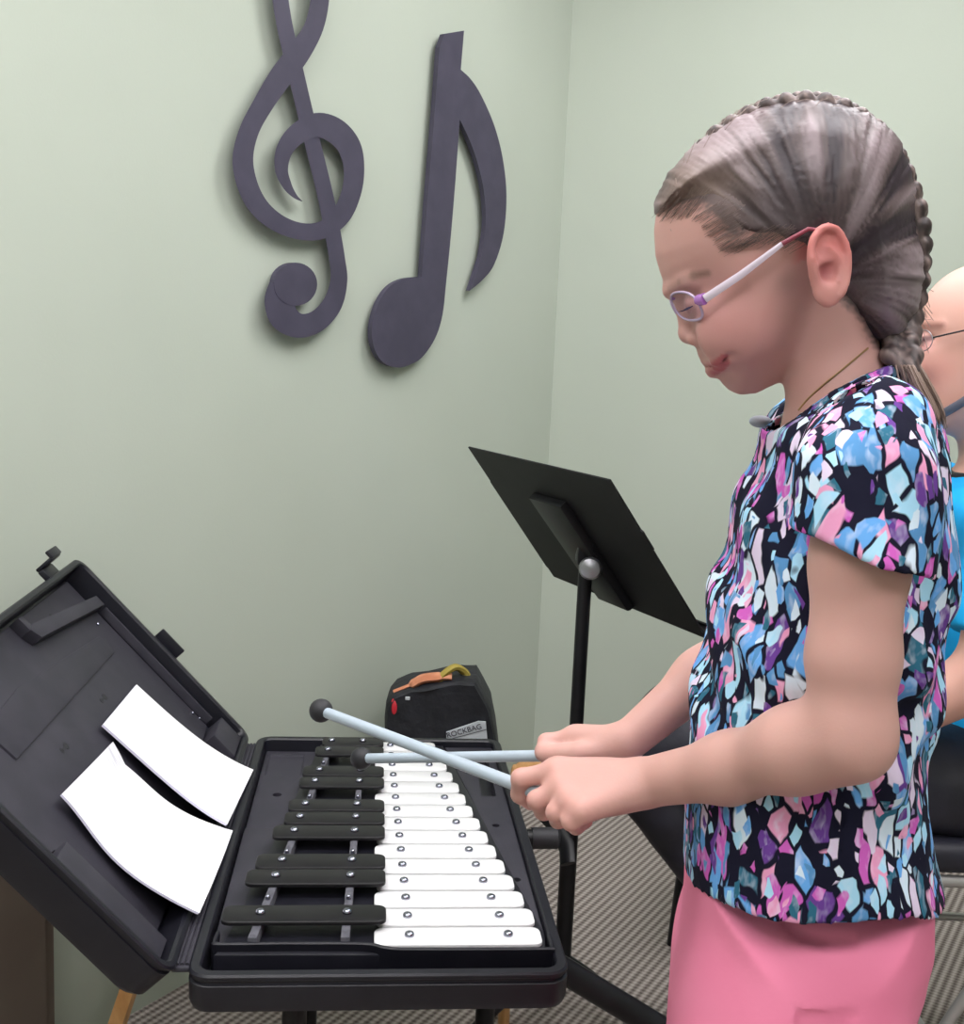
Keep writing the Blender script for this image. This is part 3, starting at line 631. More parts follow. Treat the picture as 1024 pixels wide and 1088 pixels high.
# nose, nostrils, lips
body.add(cap(g(725, 330), g(730, 352), .0048, .0064), .007)
body.add(ell(g(732, 356), (.0085, .0085, .0072), (GF, GS, GZ)), .005)
for sg in (-1, 1): body.add(ell(g(739, 361, sg*.0095), (.0075, .0058, .0062), (GF, GS, GZ)), .003); body.add(ell(g(736, 368, sg*.0065), (.0042, .003, .0028), (GF, GS, GZ)), .002, sub=True)
LIPU = [g(753, 385, 0), hit(760, 384, head0), hit(769, 380, head0)]; LIPL = [g(757, 394, 0), hit(763, 390, head0), hit(769, 384.5, head0)]; MOU = [g(748, 390.5, 0), hit(756, 388, head0), hit(764, 385, head0), hit(773.5, 380.5, head0)]
EYE = hit(737, 322, head0); EYC = EYE + nrm(GF*.6-GS*.1)*.001
for m_ in (lambda p: p, MIR):
    body.add(ell(m_(g(722, 321, .030)), (.010, .018, .0095), (GF, GS, GZ)), .010, sub=True)
    body.add(ell(m_(hit(734, 323, head0)-GF*.0045-GS*.004), (.0095, .013, .0095), (GF, GS, GZ)), .004)
    body.add(cap(m_(LIPU[0]), m_(LIPU[1]), .0046, .0034), .004); body.add(cap(m_(LIPU[1]), m_(LIPU[2]), .0034, .0014), .004)
    body.add(cap(m_(LIPL[0]), m_(LIPL[1]), .0045, .0032), .004); body.add(cap(m_(LIPL[1]), m_(LIPL[2]), .0032, .0013), .004)
    for a_, b_ in zip(MOU, MOU[1:]): body.add(cap(m_(a_), m_(b_), .0011, .0011), .0025, sub=True)
    body.add(ell(m_(hit(777, 378.5, head0, -.001)), (.0022, .0022, .0022)), .006, sub=True)
    body.add(cap(m_(hit(712, 309, head0)+GS*-.001), m_(hit(735, 299, head0)-GS*.002), .0035, .0035), .010)
# ears
def ear(c, sg, sc_=1.):
    e_up = nrm(g(874, 245, sg*.07)-g(882, 320, sg*.07)); e_f = nrm(np.cross(GS, e_up)); e_f = e_f if e_f@GF > 0 else -e_f; out = nrm(GS*sg - e_f*.45*1.0 + 0*e_up); e_f2 = nrm(np.cross(out, e_up)); e_f2 = e_f2 if e_f2@GF > 0 else -e_f2
    P_ = lambda a, b, c2=0: c + (e_f2*a + e_up*b)*sc_ + out*c2
    body.add(ell(P_(0, .002, .0005), (.0160, .0285, .0042), (e_f2, e_up, out)), .005)
    body.add(ell(P_(.002, -.018, .002), (.0110, .0120, .0048), (e_f2, e_up, out)), .005)
    rim = spline([(.013, -.002), (.0145, .010, ), (.0105, .022), (.001, .0285), (-.009, .0255), (-.0150, .014), (-.0158, .001), (-.0125, -.012), (-.007, -.022)], 3)
    for i in range(len(rim)-1): body.add(cap(P_(rim[i][0], rim[i][1], .0055), P_(rim[i+1][0], rim[i+1][1], .0055), .0028, .0028), .0022)
    body.add(ell(P_(-.002, .016, .0075), (.0075, .0080, .0040), (e_f2, e_up, out)), .003, sub=True)
    body.add(ell(P_(.001, -.004, .0060), (.0085, .0085, .0062), (e_f2, e_up, out)), .0025, sub=True)
    anti = spline([(-.001, .014), (-.009, .006), (-.0095, -.004), (-.004, -.014)], 3)
    for i in range(len(anti)-1): body.add(cap(P_(anti[i][0], anti[i][1], .0045), P_(anti[i+1][0], anti[i+1][1], .0045), .0022, .0022), .002)
    body.add(cap(P_(.010, .003, .004), P_(-.003, .005, .0045), .0018, .0016), .002)
    body.add(ell(P_(.0115, -.007, .003), (.003, .005, .004), (e_f2, e_up, out)), .003)
ec = g(877, 284, .071); ear(ec, 1); ecf = ec - 2*.071*GS; ear(ecf, -1)
# neck and trunk
body.add(cap(g(888, 338), g(884, 445), .0335, .037), .014)
body.add(cap(g(898, 425), g(900, 480, 0), .036, .055), .02)
shN, shF = g(920, 482, .112), g(920, 482, .112)-GS*.224
body.add(cap(shN, shF, .034, .034), .02)
trk = pxpoly([(830, 500), (800, 600), (780, 700), (765, 800), (765, 920), (780, 1040), (960, 1040), (968, 920), (955, 800), (980, 700), (985, 600), (975, 500), (930, 450), (870, 450)])
body.add(plate(trk, .07, .088), .03)
hipN, hipF = g(850, 1010, .062), g(850, 1010, .062)-GS*.124
for hp in (hipN, hipF):
    kn_ = np.array([hp[0]-.01, hp[1], .40]); an = np.array([hp[0]+.0, hp[1], .07]); body.add(cap(hp, kn_, .050, .043), .03); body.add(cap(kn_, an, .046, .030), .02)
    body.add(cap(an-GZ*.03+GF*-.01, an-GZ*.035+GF*.12, .03, .024), .02)
# near arm
elN, wrN = g(903, 783, .165), g(688, 831, .050)
up0 = nrm(np.cross(nrm(wrN-elN), GS)); up0 = up0 if up0[2] > 0 else -up0
body.add(cap(shN-GZ*.005, g(913, 600, .150), .036, .0325), .02)
body.add(cap(g(913, 600, .150), g(906, 700, .158), .0325, .0305), .012); body.add(cap(g(906, 700, .158), elN, .0305, .0265), .012)
body.add(cap(elN, g(846, 796, .140), .0265, .0275), .025)
body.add(cap(g(846, 796, .140), g(775, 816, .095), .0275, .0235), .025); body.add(cap(g(775, 816, .095), wrN, .0235, .0195, nrm(up0), .95), .02)
# near hand (left): knuckles, fingers closing on the shaft
def hand(wr, KN, FING, TH_, rk, rf, k=.007, palm=None):
    for i, kn2 in enumerate(KN): body.add(cap(wr + (KN[i]-wr)*.12 + (KN[i]-np.mean(KN, 0))*.15, kn2, .014, rk[i]), .010)
    for i, ch in enumerate(FING):
        pts = [KN[i]] + list(ch)
        for j in range(len(pts)-1): body.add(cap(pts[j], pts[j+1], rf[i]*(1-.07*j), rf[i]*(1-.07*(j+1))), .0035 if j else .006)
    for j in range(len(TH_)-1): body.add(cap(TH_[j], TH_[j+1], [.013, .0095, .0085, .008][j], [.0095, .0085, .0075, .0075][j]), .008)
    if palm: body.add(*palm)
K = [g(592, 819, .040), g(598, 836, .055), g(606, 850, .070), g(618, 861, .083)]
FG = [[g(553, 827, .040), g(552, 844, .030), g(564, 853, .018)],
      [g(570, 850, .056), g(577, 862, .040), g(590, 862, .026)],
      [g(590, 863, .072), g(593, 871, .054), g(604, 868, .038)],
      [g(606, 873, .084), g(612, 878, .067), g(622, 873, .052)]]
hand(wrN, K, FG, [g(650, 828, .030), g(612, 833, .012), g(585, 836, .006), g(560, 838, .012)], [.0125, .012, .0115, .011], [.0088, .0088, .0085, .0078])
body.add(ell(g(640, 838, .052), (.034, .014, .021), (nrm(wrN-K[1]), nrm(GS*.8+GZ*.6), nrm(np.cross(nrm(wrN-K[1]), nrm(GS*.8+GZ*.6))))), .012)
# far arm and hand (right)
elF, wrF = g(818, 660, -.165), g(664, 790, -.085)
body.add(cap(shF-GZ*.005, elF, .036, .029), .02); body.add(cap(elF, g(745, 720, -.13), .028, .0245), .01); body.add(cap(g(745, 720, -.13), wrF, .0245, .0185), .02)
KF = [g(611, 783, -.100), g(612, 792, -.118), g(616, 801, -.132), g(622, 810, -.142)]
FF = [[g(580, 788, -.098), g(577, 798, -.088), g(588, 803, -.080)],
      [g(584, 799, -.116), g(583, 808, -.104), g(594, 812, -.094)],
      [g(590, 808, -.130), g(590, 817, -.118), g(600, 820, -.108)],
      [g(598, 817, -.140), g(599, 825, -.128), g(608, 827, -.120)]]
hand(wrF, KF, FF, [g(645, 796, -.080), g(615, 801, -.074), g(598, 801, -.078), g(579, 801, -.084)], [.012, .0115, .011, .0105], [.0085, .0085, .008, .0075])
body.add(ell(g(640, 789, -.105), (.032, .020, .013), (GF, GS, GZ)), .012)
P, F_ = surfnet(body, [-.16, .60, .0], [.55, 1.30, 1.52], HB)
P = smooth(P, F_, 2, .5)
def near(c, r): return np.exp(-((P-c)**2).sum(1)/(2*r*r))
base_c = np.array([.60, .340, .295]); C3 = np.tile(base_c, (len(P), 1)); hc = g(830, 280)
C3 = mix(C3, (.53, .28, .26), .55*near(g(770, 340, .03), .06)); C3 = mix(C3, (.55, .25, .24), .6*near(hit(790, 350, head0), .024)+.3*near(hit(745, 345, head0), .014))
HAIRC = (.16, .115, .11)
eq = np.sqrt((((P-ec)@np.array([GF, GS, GZ]).T/np.array([.024, .022, .040]))**2).sum(1)); ew = np.clip((1.15-eq)*4, 0, 1)*(np.abs(gs(P)) > .058)
C3 = mix(C3, (.62, .215, .20), ew*np.clip(.6+(P[:, 2]-ec[2])/.04, .45, 1))
C3 = mix(C3, (.36, .09, .10), near(ec+GF*.002-GZ*.003, .0065)*.8)
def snap(a, b): return a
for m_ in (lambda p: p, MIR):
    for L_, r_ in ((LIPU, .0034), (LIPL, .0044)):
        for a_, b_ in zip(L_, L_[1:]): d = cap(m_(a_), m_(b_), r_, r_*.8)(P); C3 = mix(C3, (.47, .13, .14), 1.15-d/.0014)
    for a_, b_ in zip(MOU[1:], MOU[2:]): d = cap(m_(a_), m_(b_), .0008, .0007)(P); C3 = mix(C3, (.13, .035, .035), 1.0-d/.0016)
    B_ = [hit(714, 306, head0), hit(724, 299, head0), hit(737, 293, head0), hit(752, 290, head0)]
    for k_ in range(3): d = cap(m_(B_[k_]), m_(B_[k_+1]), .0012, .0009)(P); C3 = mix(C3, (.27, .16, .13), .8-d/.0045)
    C3 = mix(C3, (.47, .25, .25), .5*near(m_(EYE), .009))
# down and baby hair over the scalp edge
HL = pxpoly([(690, 226), (722, 223), (744, 229), (758, 247), (770, 262), (790, 254), (812, 250), (835, 260), (850, 266), (852, 285), (905, 342), (922, 366), (935, 372), (1000, 400), (1000, 100), (690, 100)])
hd = polysd(fz(P), HL); hn_ = vn(fz(P)[:, 0]*90+7, P[:, 2]*900+fz(P)[:, 0]*260); hm = (P[:, 2] > g(880, 400)[2])
C3 = mix(C3, HAIRC, np.clip(.35+hd/.007+(hn_-.5)*.9, 0, 1)*hm*(1-ew))
C3 = mix(C3, HAIRC, .4*near(hit(835, 298, head0), .009)*(1-ew))
for q in K: C3 = mix(C3, (.70, .34, .30), .5*near(q, .010))
for ch in FG+FF: C3 = mix(C3, (.68, .32, .29), .5*near(ch[0], .007)); C3 = mix(C3, (.70, .36, .33), .6*near(ch[-1], .007))
sobj('body', P, F_, 'skin', girl, C3)
# ---- hair on the scalp
hr = Sdf(); hr.add(ell(sk+hup*.002, (.093, .0745, .080), (hf, GS, hup)), .01)
hr.add(ell(g(935, 300, 0), (.030, .050, .050), (GF, GS, GZ)), .02)
hr.add(plate(pxpoly([(695, 232), (696, 210), (709, 184), (737, 157), (778, 133), (825, 117), (868, 116), (905, 133), (935, 166), (956, 208), (966, 255), (960, 310), (950, 345), (925, 352), (900, 330), (850, 200), (760, 225)]), .055, .066), .01)
FACEW = pxpoly([(600, 232), (697, 229), (722, 226), (744, 233), (757, 250), (770, 264), (790, 257), (812, 254), (835, 263), (848, 269), (858, 290), (868, 330), (905, 342), (922, 366), (935, 372), (935, 520), (600, 520)])
hr2 = Sdf(); hr2.p = list(hr.p)+list(head0.p)
hr.p.append((lambda P: -polysd(fz(P), FACEW)+.0008*np.sin(P[:, 0]*900)*np.sin(P[:, 2]*700), .005, True, True))
P, F_ = surfnet(hr, [.08, .80, 1.15], [.40, 1.06, 1.50], .0022)
pole = np.array([(g(868, 300)-GC)@GF, g(868, 300)[2]])
def hairtone(P, gain=1.):
    q = fz(P)-pole; th = np.arctan2(q[:, 1], q[:, 0]); rr = np.hypot(q[:, 0], q[:, 1]); s = gs(P)
    strand = vn(th*26+40+s*20, rr*30+9)*.55 + vn(th*75+40, rr*40)*.3 + vn(th*150, rr*60+5)*.25
    patch = vn(th*5.5+s*8+31, rr*22+3)
    return th, rr, strand, patch
th, rr, strand, patch = hairtone(P); N = normals(P, F_); P = P + N*((strand-.55)*.0035 + (patch-.5)*.003)[:, None]
dark, mid, lite = (.034, .023, .030), (.112, .080, .080), (.29, .225, .240)  # lite: paler strands plus highlights put into the hair colour
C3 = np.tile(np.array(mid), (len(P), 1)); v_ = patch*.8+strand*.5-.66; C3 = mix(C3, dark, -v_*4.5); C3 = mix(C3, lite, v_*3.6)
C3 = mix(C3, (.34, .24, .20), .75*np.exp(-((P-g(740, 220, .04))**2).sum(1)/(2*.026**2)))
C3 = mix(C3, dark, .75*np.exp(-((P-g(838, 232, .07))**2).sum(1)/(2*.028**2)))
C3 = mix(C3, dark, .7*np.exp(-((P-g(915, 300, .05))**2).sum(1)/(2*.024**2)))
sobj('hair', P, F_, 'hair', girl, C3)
# ---- braids
def braid(name, path, r0, r1, pitch=.0135, side=None):
    q = np.array(spline(path, 24)); seg = np.linalg.norm(np.diff(q, axis=0), axis=1); L = np.r_[0, np.cumsum(seg)]; S_ = Sdf(); n = int(L[-1]/(pitch*.5)); lobes = []
    for i in range(n):
        l = (i+.5)*pitch*.5; c = np.array([np.interp(l, L, q[:, k]) for k in range(3)]); c2 = np.array([np.interp(min(l+.01, L[-1]), L, q[:, k]) for k in range(3)]); t_ = nrm(c2-c) if np.linalg.norm(c2-c) > 1e-6 else t_
        sd = nrm(np.cross(t_, side)); r_ = (r0+(r1-r0)*l/L[-1])*min(1, .35+l/.06); sg = 1 if i % 2 else -1; a = c + sd*sg*r_*.62 - t_*r_*.7; b_ = c - sd*sg*r_*.35 + t_*r_*.9
        S_.add(cap(a, b_, r_*.62, r_*.36), .0016)
    lo = q.min(0)-.03; hi = q.max(0)+.03; P, F_ = surfnet(S_, lo, hi, .0019); P = smooth(P, F_, 1)
    st_ = vn(P[:, 0]*380+P[:, 2]*160, P[:, 1]*300+P[:, 2]*120); C3 = np.tile(np.array((.12, .084, .080)), (len(P), 1)); C3 = mix(C3, (.04, .028, .028), (.55-st_)*3); C3 = mix(C3, (.30, .225, .205), (st_-.55)*2)
    sobj(name, P, F_, 'hair', girl, C3)
for sg, nm in ((1, 'near_braid'), (-1, 'far_braid')):
    z = sg*.020
    top_ = [g(728, 186, z*.8), g(755, 157, z), g(790, 134, z), (g(828, 119, z)), g(868, 117, z), g(905, 131, z), g(937, 161, z), g(958, 203, z*.8), g(969, 250, z*.7), g(967, 300, z*.6), g(960, 345, z*.6)]
    tail = [g(960, 345, z*.6), g(958, 375, .02+z*.3), g(965, 395, .03+z*.3)]
    braid('braid', top_+tail[1:], .0100, .0130, side=GS)
# loose tail ends over the shoulder and stray strands
def strands(name, curves, r, tone):
    b = B()
    for pts, rr_ in curves: tube(b, spline(pts, 5), rr_, 5)
    o = obj(name, b, None, girl, True, world=True); m = mat(name+'_mat', tone, .5); o.data.materials.append(m); return o
rs = random.Random(5); cv = []
for i in range(170):
    a, b_ = rs.gauss(0, 1), rs.gauss(0, 1)
    cv.append(([g(966+a*4, 388, .03+b_*.006), g(975+a*5, 408, .035+b_*.007), g(986+a*5, 430, .035+b_*.008), g(992+a*5, 452+rs.uniform(-8, 12), .035+b_*.009)], [.0008]*14+[.0003]*2))
fine = []; hlc = np.array(spline([(699, 231), (722, 228), (744, 236), (757, 254), (772, 267), (790, 260), (812, 256), (838, 266)], 12))
for i in range(230):
    x0, y0 = hlc[rs.randrange(len(hlc))] + np.array([rs.gauss(0, 2.5), rs.gauss(1, 2.5)]); L_ = rs.uniform(.5, 1)
    dx, dy = (8, -10) if x0 < 735 else ((11, -7) if x0 < 790 else (10, -6)); fine.append(([hit(x0+k_*dx*L_, y0+k_*dy*L_+rs.uniform(-1, 1), hr2, .0002+.0006*k_) for k_ in range(4)], .00013))
tag(strands('hairline_wisps', fine, .0001, (.17, .12, .105)), kind='stuff')
tag(strands('braid_tail', cv, .001, (.26, .18, .145)), kind='stuff')
cv = []
for i in range(70):
    t_ = rs.random(); a0 = R(200-t_*215); rad = rs.uniform(118, 128); cx_, cy_ = 843, 232
    x0, y0 = cx_+rad*math.cos(a0)*1.02, cy_-rad*math.sin(a0)*.97; a1 = a0-R(rs.uniform(5, 14)); r1 = rad+rs.uniform(1, 9); sg = rs.uniform(-.04, .045)
    if y0 > 330 or (x0 < 720 and y0 > 225): continue
    cv.append(([g(x0, y0, sg), g(cx_+(r1+rad)/2*math.cos((a0+a1)/2), cy_-(r1+rad)/2*math.sin((a0+a1)/2), sg), g(cx_+r1*math.cos(a1), cy_-r1*math.sin(a1), sg)], .00022))
for i in range(26):
    y0 = rs.uniform(262, 345); cv.append(([g(968, y0, .0), g(975+rs.uniform(0, 4), y0+rs.uniform(5, 16), 0), g(976+rs.uniform(0, 16), y0+rs.uniform(16, 50), 0)], .00025))
tag(strands('stray_hair', cv, .0003, (.36, .27, .24)), kind='stuff')
# ---- glasses
MT['frame_purple'] = mat('frame_purple', (.38, .14, .48), .25, coat=.5); MT['frame_lilac'] = mat('frame_lilac', (.50, .38, .58), .25, coat=.5); MT['frame_pale'] = mat('frame_pale', (.72, .62, .72), .3, coat=.4); MT['frame_red'] = mat('frame_red', (.28, .05, .08), .3)
MT['lens'] = mat('lens', (.95, .93, 1), .03, trans=1.0, spec=.5); MT['lens'].node_tree.nodes['Principled BSDF'].inputs['IOR'].default_value = 1.12
def gpart(name, f, m, parent): b = B(); f(b); return smooth_by_angle(obj(name, b, m, parent, world=True), 50)
glo = [None]
def rimpts(sg):   # lens outline in a plane turned a little around the face
    c = g(728, 327, .0) + GS*sg*.031; ax1 = nrm(GS*sg*.90 - GF*.44); ax2 = nrm(g(741, 337, 0)-g(727, 309, 0)); ax2 = nrm(ax2-ax1*(ax2@ax1)*0)
    return [c + ax1*.0215*math.copysign(abs(math.cos(a))**.8, math.cos(a)) + ax2*.0125*math.copysign(abs(math.sin(a))**.75, math.sin(a)) for a in [2*math.pi*k/28 for k in range(28)]], c, ax1, ax2
rp_, c_, a1_, a2_ = rimpts(1)
gl = gpart('glasses', lambda b: tube(b, [g(716, 317, .010), g(713, 315, 0), g(716, 317, -.010)], .0014, 8), 'frame_purple', girl)
for sg in (1, -1):
    rp_, c_, a1_, a2_ = rimpts(sg); n_ = nrm(np.cross(a1_, a2_))
    gpart('lens_rim', lambda b: tube(b, rp_+rp_[:2], .0011, 8, False), 'frame_lilac', gl)
    def lens(b):
        A_ = [b.verts.new(p+n_*.0006) for p in rp_]; C_ = [b.verts.new(p-n_*.0006) for p in rp_]; b.faces.new(A_); b.faces.new(C_[::-1])
        for i in range(28): b.faces.new((A_[i], C_[i], C_[(i+1) % 28], A_[(i+1) % 28]))
    gpart('lens', lens, 'lens', gl)
    h0 = c_ + a1_*.0215 - a2_*.005
    gpart('hinge_block', lambda b: tube(b, [h0, h0-GF*.002+GS*sg*.003, g(745, 321, 0)+GS*sg*.0575], [.0028, .0036, .0036], 10, flat=((0, 0, 1), 1.3)), 'frame_purple', gl)
    gpart('temple_arm', lambda b: tube(b, [g(745, 321, 0)+GS*sg*.058, g(780, 298, 0)+GS*sg*.067, g(820, 268, 0)+GS*sg*.0725], [.0034, .0030, .0020], 10, flat=(tuple(GS), .45)), 'frame_pale', gl)
    gpart('temple_tip', lambda b: tube(b, [g(820, 268, 0)+GS*sg*.0725, g(845, 254, 0)+GS*sg*.076, g(864, 256, 0)+GS*sg*.074], [.0019, .0016, .0014], 8), 'frame_red', gl)
# eyelashes
for sg in (1, -1):
    def lash(b):
        for k in range(9):
            t_ = k/8; p = g(730+6*t_, 327-2*t_, sg*(.024+.018*t_)); tube(b, [p, p+GF*.004-GZ*.003, p+GF*.007-GZ*.0035], [.0004, .0003, .0001], 4)
    gpart('eyelashes', lash, 'collar', girl)
MT['lanyard0'] = mat('grey_ribbon', (.36, .38, .45), .7); MT['gold'] = mat('necklace_gold', (.45, .30, .14), .35, .7)
NK = [hit(x, y, body, .001) for x, y in ((922, 370), (905, 384), (888, 398), (872, 411), (858, 424), (848, 436))]
gpart('collar_ribbon', lambda b: (bmesh.ops.create_icosphere(b, subdivisions=3, radius=1), bmesh.ops.scale(b, vec=(.010, .012, .0055), verts=b.verts), bmesh.ops.translate(b, vec=Vector(g(808, 448, -.062)), verts=b.verts)), 'lanyard0', girl)
gpart('necklace', lambda b: tube(b, spline(NK, 5), .0008, 6), 'gold', girl)
# ---- top
shpx = [(838, 405), (816, 448), (797, 498), (777, 560), (759, 622), (746, 685), (735, 755), (729, 830), (726, 900), (724, 1000), (722, 1150), (1000, 1150), (1000, 1000), (998, 940), (986, 890), (976, 830), (980, 790), (992, 720), (1004, 640), (1007, 560), (1003, 480), (988, 425), (968, 394), (940, 360), (880, 350)]
SP = pxpoly(shpx); zc = g(880, 410)[2]
def sw(q, P): return np.interp(q[:, 1], [g(880, 900)[2], g(880, 780)[2], g(880, 620)[2], g(880, 500)[2], zc-.03, zc], [.150, .132, .128, .130, .112, .068])
def sw_in(q, P): return sw(q, P)-.0055
outer = Sdf(); outer.add(plate(SP, .085, sw), .02)
_hz = g(870, 965, .13)[2]
def folds(P): return np.clip((P[:, 2]-_hz-.01)/.08, 0, 1)*.0015*np.sin(gs(P)*70+P[:, 2]*38+3*np.sin(P[:, 2]*19))+np.clip((P[:, 2]-_hz-.01)/.08, 0, 1)*.0016*np.sin(fz(P)[:, 0]*95-P[:, 2]*60)
cutN = halfp(g(862, 572, .165), nrm((g(862, 572, .165)-g(866, 520, .165))*1.0 + (g(862, 572, .165)-g(955, 522, .165))*.55))
hemA, hemB = g(856, 570, .17), g(966, 610, .17); hdir = nrm(hemB-hemA); hn = nrm(np.cross(hdir, GS)); hn = hn if hn[2] < 0 else -hn
mir = lambda p: p - 2*((p-GC)@GS)*GS
slA, slM, slB = g(928, 462, .108), g(918, 510, .135), g(912, 640, .160)
def sleeve(rr0, rr1, rr2, flip, cutit):
    A_, M_, B_ = (slA, slM, slB) if not flip else (mir(slA), mir(slM), mir(slB)); c1, c2 = cap(A_, M_, rr0, rr1), cap(M_, B_, rr1, rr2); hp = halfp(hemA if not flip else mir(hemA), hn)
    def f(P):
        d = np.minimum(c1(P), c2(P)); return np.maximum(d, hp(P)) if cutit else d
    return f
for fl in (0, 1): outer.add(sleeve(.046, .050, .050, fl, True), .012)
inner = Sdf(); inner.add(plate(SP, .085, sw_in), .02)
for fl in (0, 1): inner.add(sleeve(.0415, .0455, .0455, fl, False), .012)
_up = [(1010, 800), (1100, 500), (1010, 300), (985, 380), (960, 384), (942, 386), (905, 397), (872, 414), (845, 436), (815, 458), (780, 440), (600, 500), (600, 800)]
_hm = [(716, 880, 0), (727, 925, .02), (738, 944, .06), (756, 958, .10), (785, 969, .125), (820, 974, .135), (860, 977, .14), (900, 976, .14), (935, 973, .135), (965, 965, .11), (985, 955, .06), (1002, 940, .01)]
hemcut = np.concatenate([pxpoly(_up), np.concatenate([pxpoly([(x, y)], s_) for x, y, s_ in _hm])])
def shell(P):
    fo = folds(P); do = outer.ev(P)+fo; q = fz(P); ti = polysd(q, SP); di = inner.ev(P)+fo
    di = np.maximum(di, .0045 - ti - 1.0*(np.abs(gs(P)) > .07)) if False else di+.0015
    return np.maximum(np.maximum(do, -di-.0015), -polysd(q, hemcut))
sh = Sdf(); sh.add(shell, .001)
P, F_ = surfnet(sh, [.02, .66, .74], [.46, 1.22, 1.30], .0026)
P = smooth(P, F_, 2, .5)
def biggest(P, F_):      # keep the main connected sheet only
    lab = np.arange(len(P))
    for _ in range(400):
        m_ = lab[F_].min(1); new = lab.copy()
        for k_ in range(4): np.minimum.at(new, F_[:, k_], m_)
        new = new[new]
        if (new == lab).all(): break
        lab = new
    b_ = np.bincount(lab).argmax(); kf = lab[F_[:, 0]] == b_; F2 = F_[kf]; u_, inv = np.unique(F2, return_inverse=True); return P[u_], inv.reshape(-1, 4)
P, F_ = biggest(P, F_)
sobj('top', P, F_, 'print', girl)
# ---- trousers
pt = Sdf()
ppx = [(728, 880), (727, 930), (722, 1000), (717, 1088), (714, 1180), (960, 1180), (952, 1088), (957, 1050), (975, 1020), (985, 980), (985, 930), (975, 880)]
pt.add(plate(pxpoly(ppx), .082, .140), .02)
for hp in (hipN, hipF):
    pt.add(cap(np.array([hp[0]-.005, hp[1], .70]), np.array([hp[0]-.0, hp[1], .12]), .074, .056), .05)
pt.add(halfp((0, 0, .10), (0, 0, -1)), .001, sub=False, inter=True)
pk = [hit(x, y, pt) for x, y in ((836, 975), (850, 990), (876, 999), (904, 1001))]
pt.add(lambda P: np.min([cap(pk[i], pk[i+1], .0028, .0028)(P) for i in range(3)], 0), .005, sub=True)
P, F_ = surfnet(pt, [.02, .70, .05], [.46, 1.16, .90], .0036); N = normals(P, F_); P = P+N*(.0025*np.sin(P[:, 0]*50+P[:, 1]*33)*np.sin(P[:, 2]*14+P[:, 0]*21))[:, None]
sobj('trousers', P, F_, 'pink', girl)
for hp in (hipN, hipF):
    def shoe(b): 
        c_ = np.array([hp[0], hp[1], 0]); lo = []
        for z_, gr in ((.0, .0), (.02, .003), (.05, -.004), (.075, -.018)):
            lo.append([tuple(c_+GF*(.045+(.115+gr)*math.cos(a)*(1 if z_ < .06 else .55)-(0 if z_ < .06 else .03))+GS*(.042+gr)*math.sin(a)+GZ*z_) for a in [2*math.pi*k/24 for k in range(24)]])
        loft(b, lo)
    gpart('shoe', shoe, 'tagwhite', girl)
# ---- mallets in her hands
mallet('grey shafted mallet in the near hand, raised with its black ball head at upper left', g(560, 838, .034), at(341, 755, 1.14), .05)
mallet('pale grey mallet in the far hand held level, its shaft crossing behind the near one', g(580, 803, -.092), at(384, 806, 1.20), .045)
# ================================================================== the seated man
MY = 1.85
man = thing('person', 'bald person with glasses in a bright blue T-shirt and dark trousers sitting behind the girl', 'person', (float(at(1050, 800, MY)[0]), MY, 0))
MF, MS = np.array([-1., 0, 0]), np.array([0, -1., 0])
hcM = at(1041, 352, MY); mb = Sdf()
mb.add(ell(hcM, (.102, .076, .108), (MF, MS, GZ)), .02)
mb.add(ell(at(1012, 402, MY), (.064, .060, .085), (MF, MS, nrm(GZ+MF*-.1))), .02)
mb.add(ell(at(1006, 432, MY), (.045, .042, .040), (MF, MS, GZ)), .02)
mb.add(cap(at(968, 355, MY), at(957, 385, MY), .008, .014), .012); mb.add(ell(at(966, 390, MY), (.014, .018, .010), (MF, MS, GZ)), .008)
mb.add(cap(at(968, 408, MY), at(984, 410, MY-.03), .008, .004), .006); mb.add(cap(at(970, 418, MY), at(984, 415, MY-.028), .009, .005), .006)
def mhit(px, py, lift=0., sdf=None):
    d = nrm(ray(px, py)); T_ = np.arange(1.5, 2.4, .0015); e = (sdf or mb).ev(CAMP+d*T_[:, None]); w_ = np.where(e < 0)[0]
    return CAMP+d*(T_[w_[0] if len(w_) else int(e.argmin())]-lift)
em = mhit(985, 361)
for m_ in (lambda p: p, lambda p: np.array([p[0], 2*MY-p[1], p[2]])):
    mb.add(ell(m_(em), (.014, .010, .009), (MF, MS, GZ)), .010, sub=True)
    mb.add(ell(m_(em-MS*.004), (.0125, .009, .0095), (MF, MS, GZ)), .003)
    mb.add(cap(m_(mhit(974, 347)), m_(mhit(1000, 346)), .005, .004), .010)
    mb.add(ell(m_(mhit(992, 385)-MS*.012), (.028, .018, .024), (MF, MS, GZ)), .02)
    ce = m_(at(1057, 385, MY-.078)); mb.add(ell(ce, (.017, .007, .032), (MF, MS, GZ)), .006); mb.add(ell(ce+(MS if ce[1] < MY else -MS)*.007, (.009, .005, .018), (MF, MS, GZ)), .004, sub=True)
mb.add(cap(at(1052, 400, MY), at(1068, 520, MY), .058, .066), .03)
mshN, mshF = at(1078, 560, MY-.17), at(1078, 560, MY-.17)+np.array([0, .34, 0])
mb.add(cap(mshN, mshF, .06, .06), .04); mb.add(cap(at(1085, 590, MY), at(1062, 830, MY), .10, .11, MS, .75), .05)
mel, mwr = at(1048, 716, MY-.22), at(880, 800, MY-.17)
mb.add(cap(mshN, mel, .052, .044), .02); mb.add(cap(mel, mwr, .046, .028), .02)
mfl = np.array([mel[0], MY+.22, mel[2]]); mfw = np.array([mwr[0]-.02, MY+.13, mwr[2]]); mb.add(cap(mshF, mfl, .052, .044), .02); mb.add(cap(mfl, mfw, .046, .028), .02)
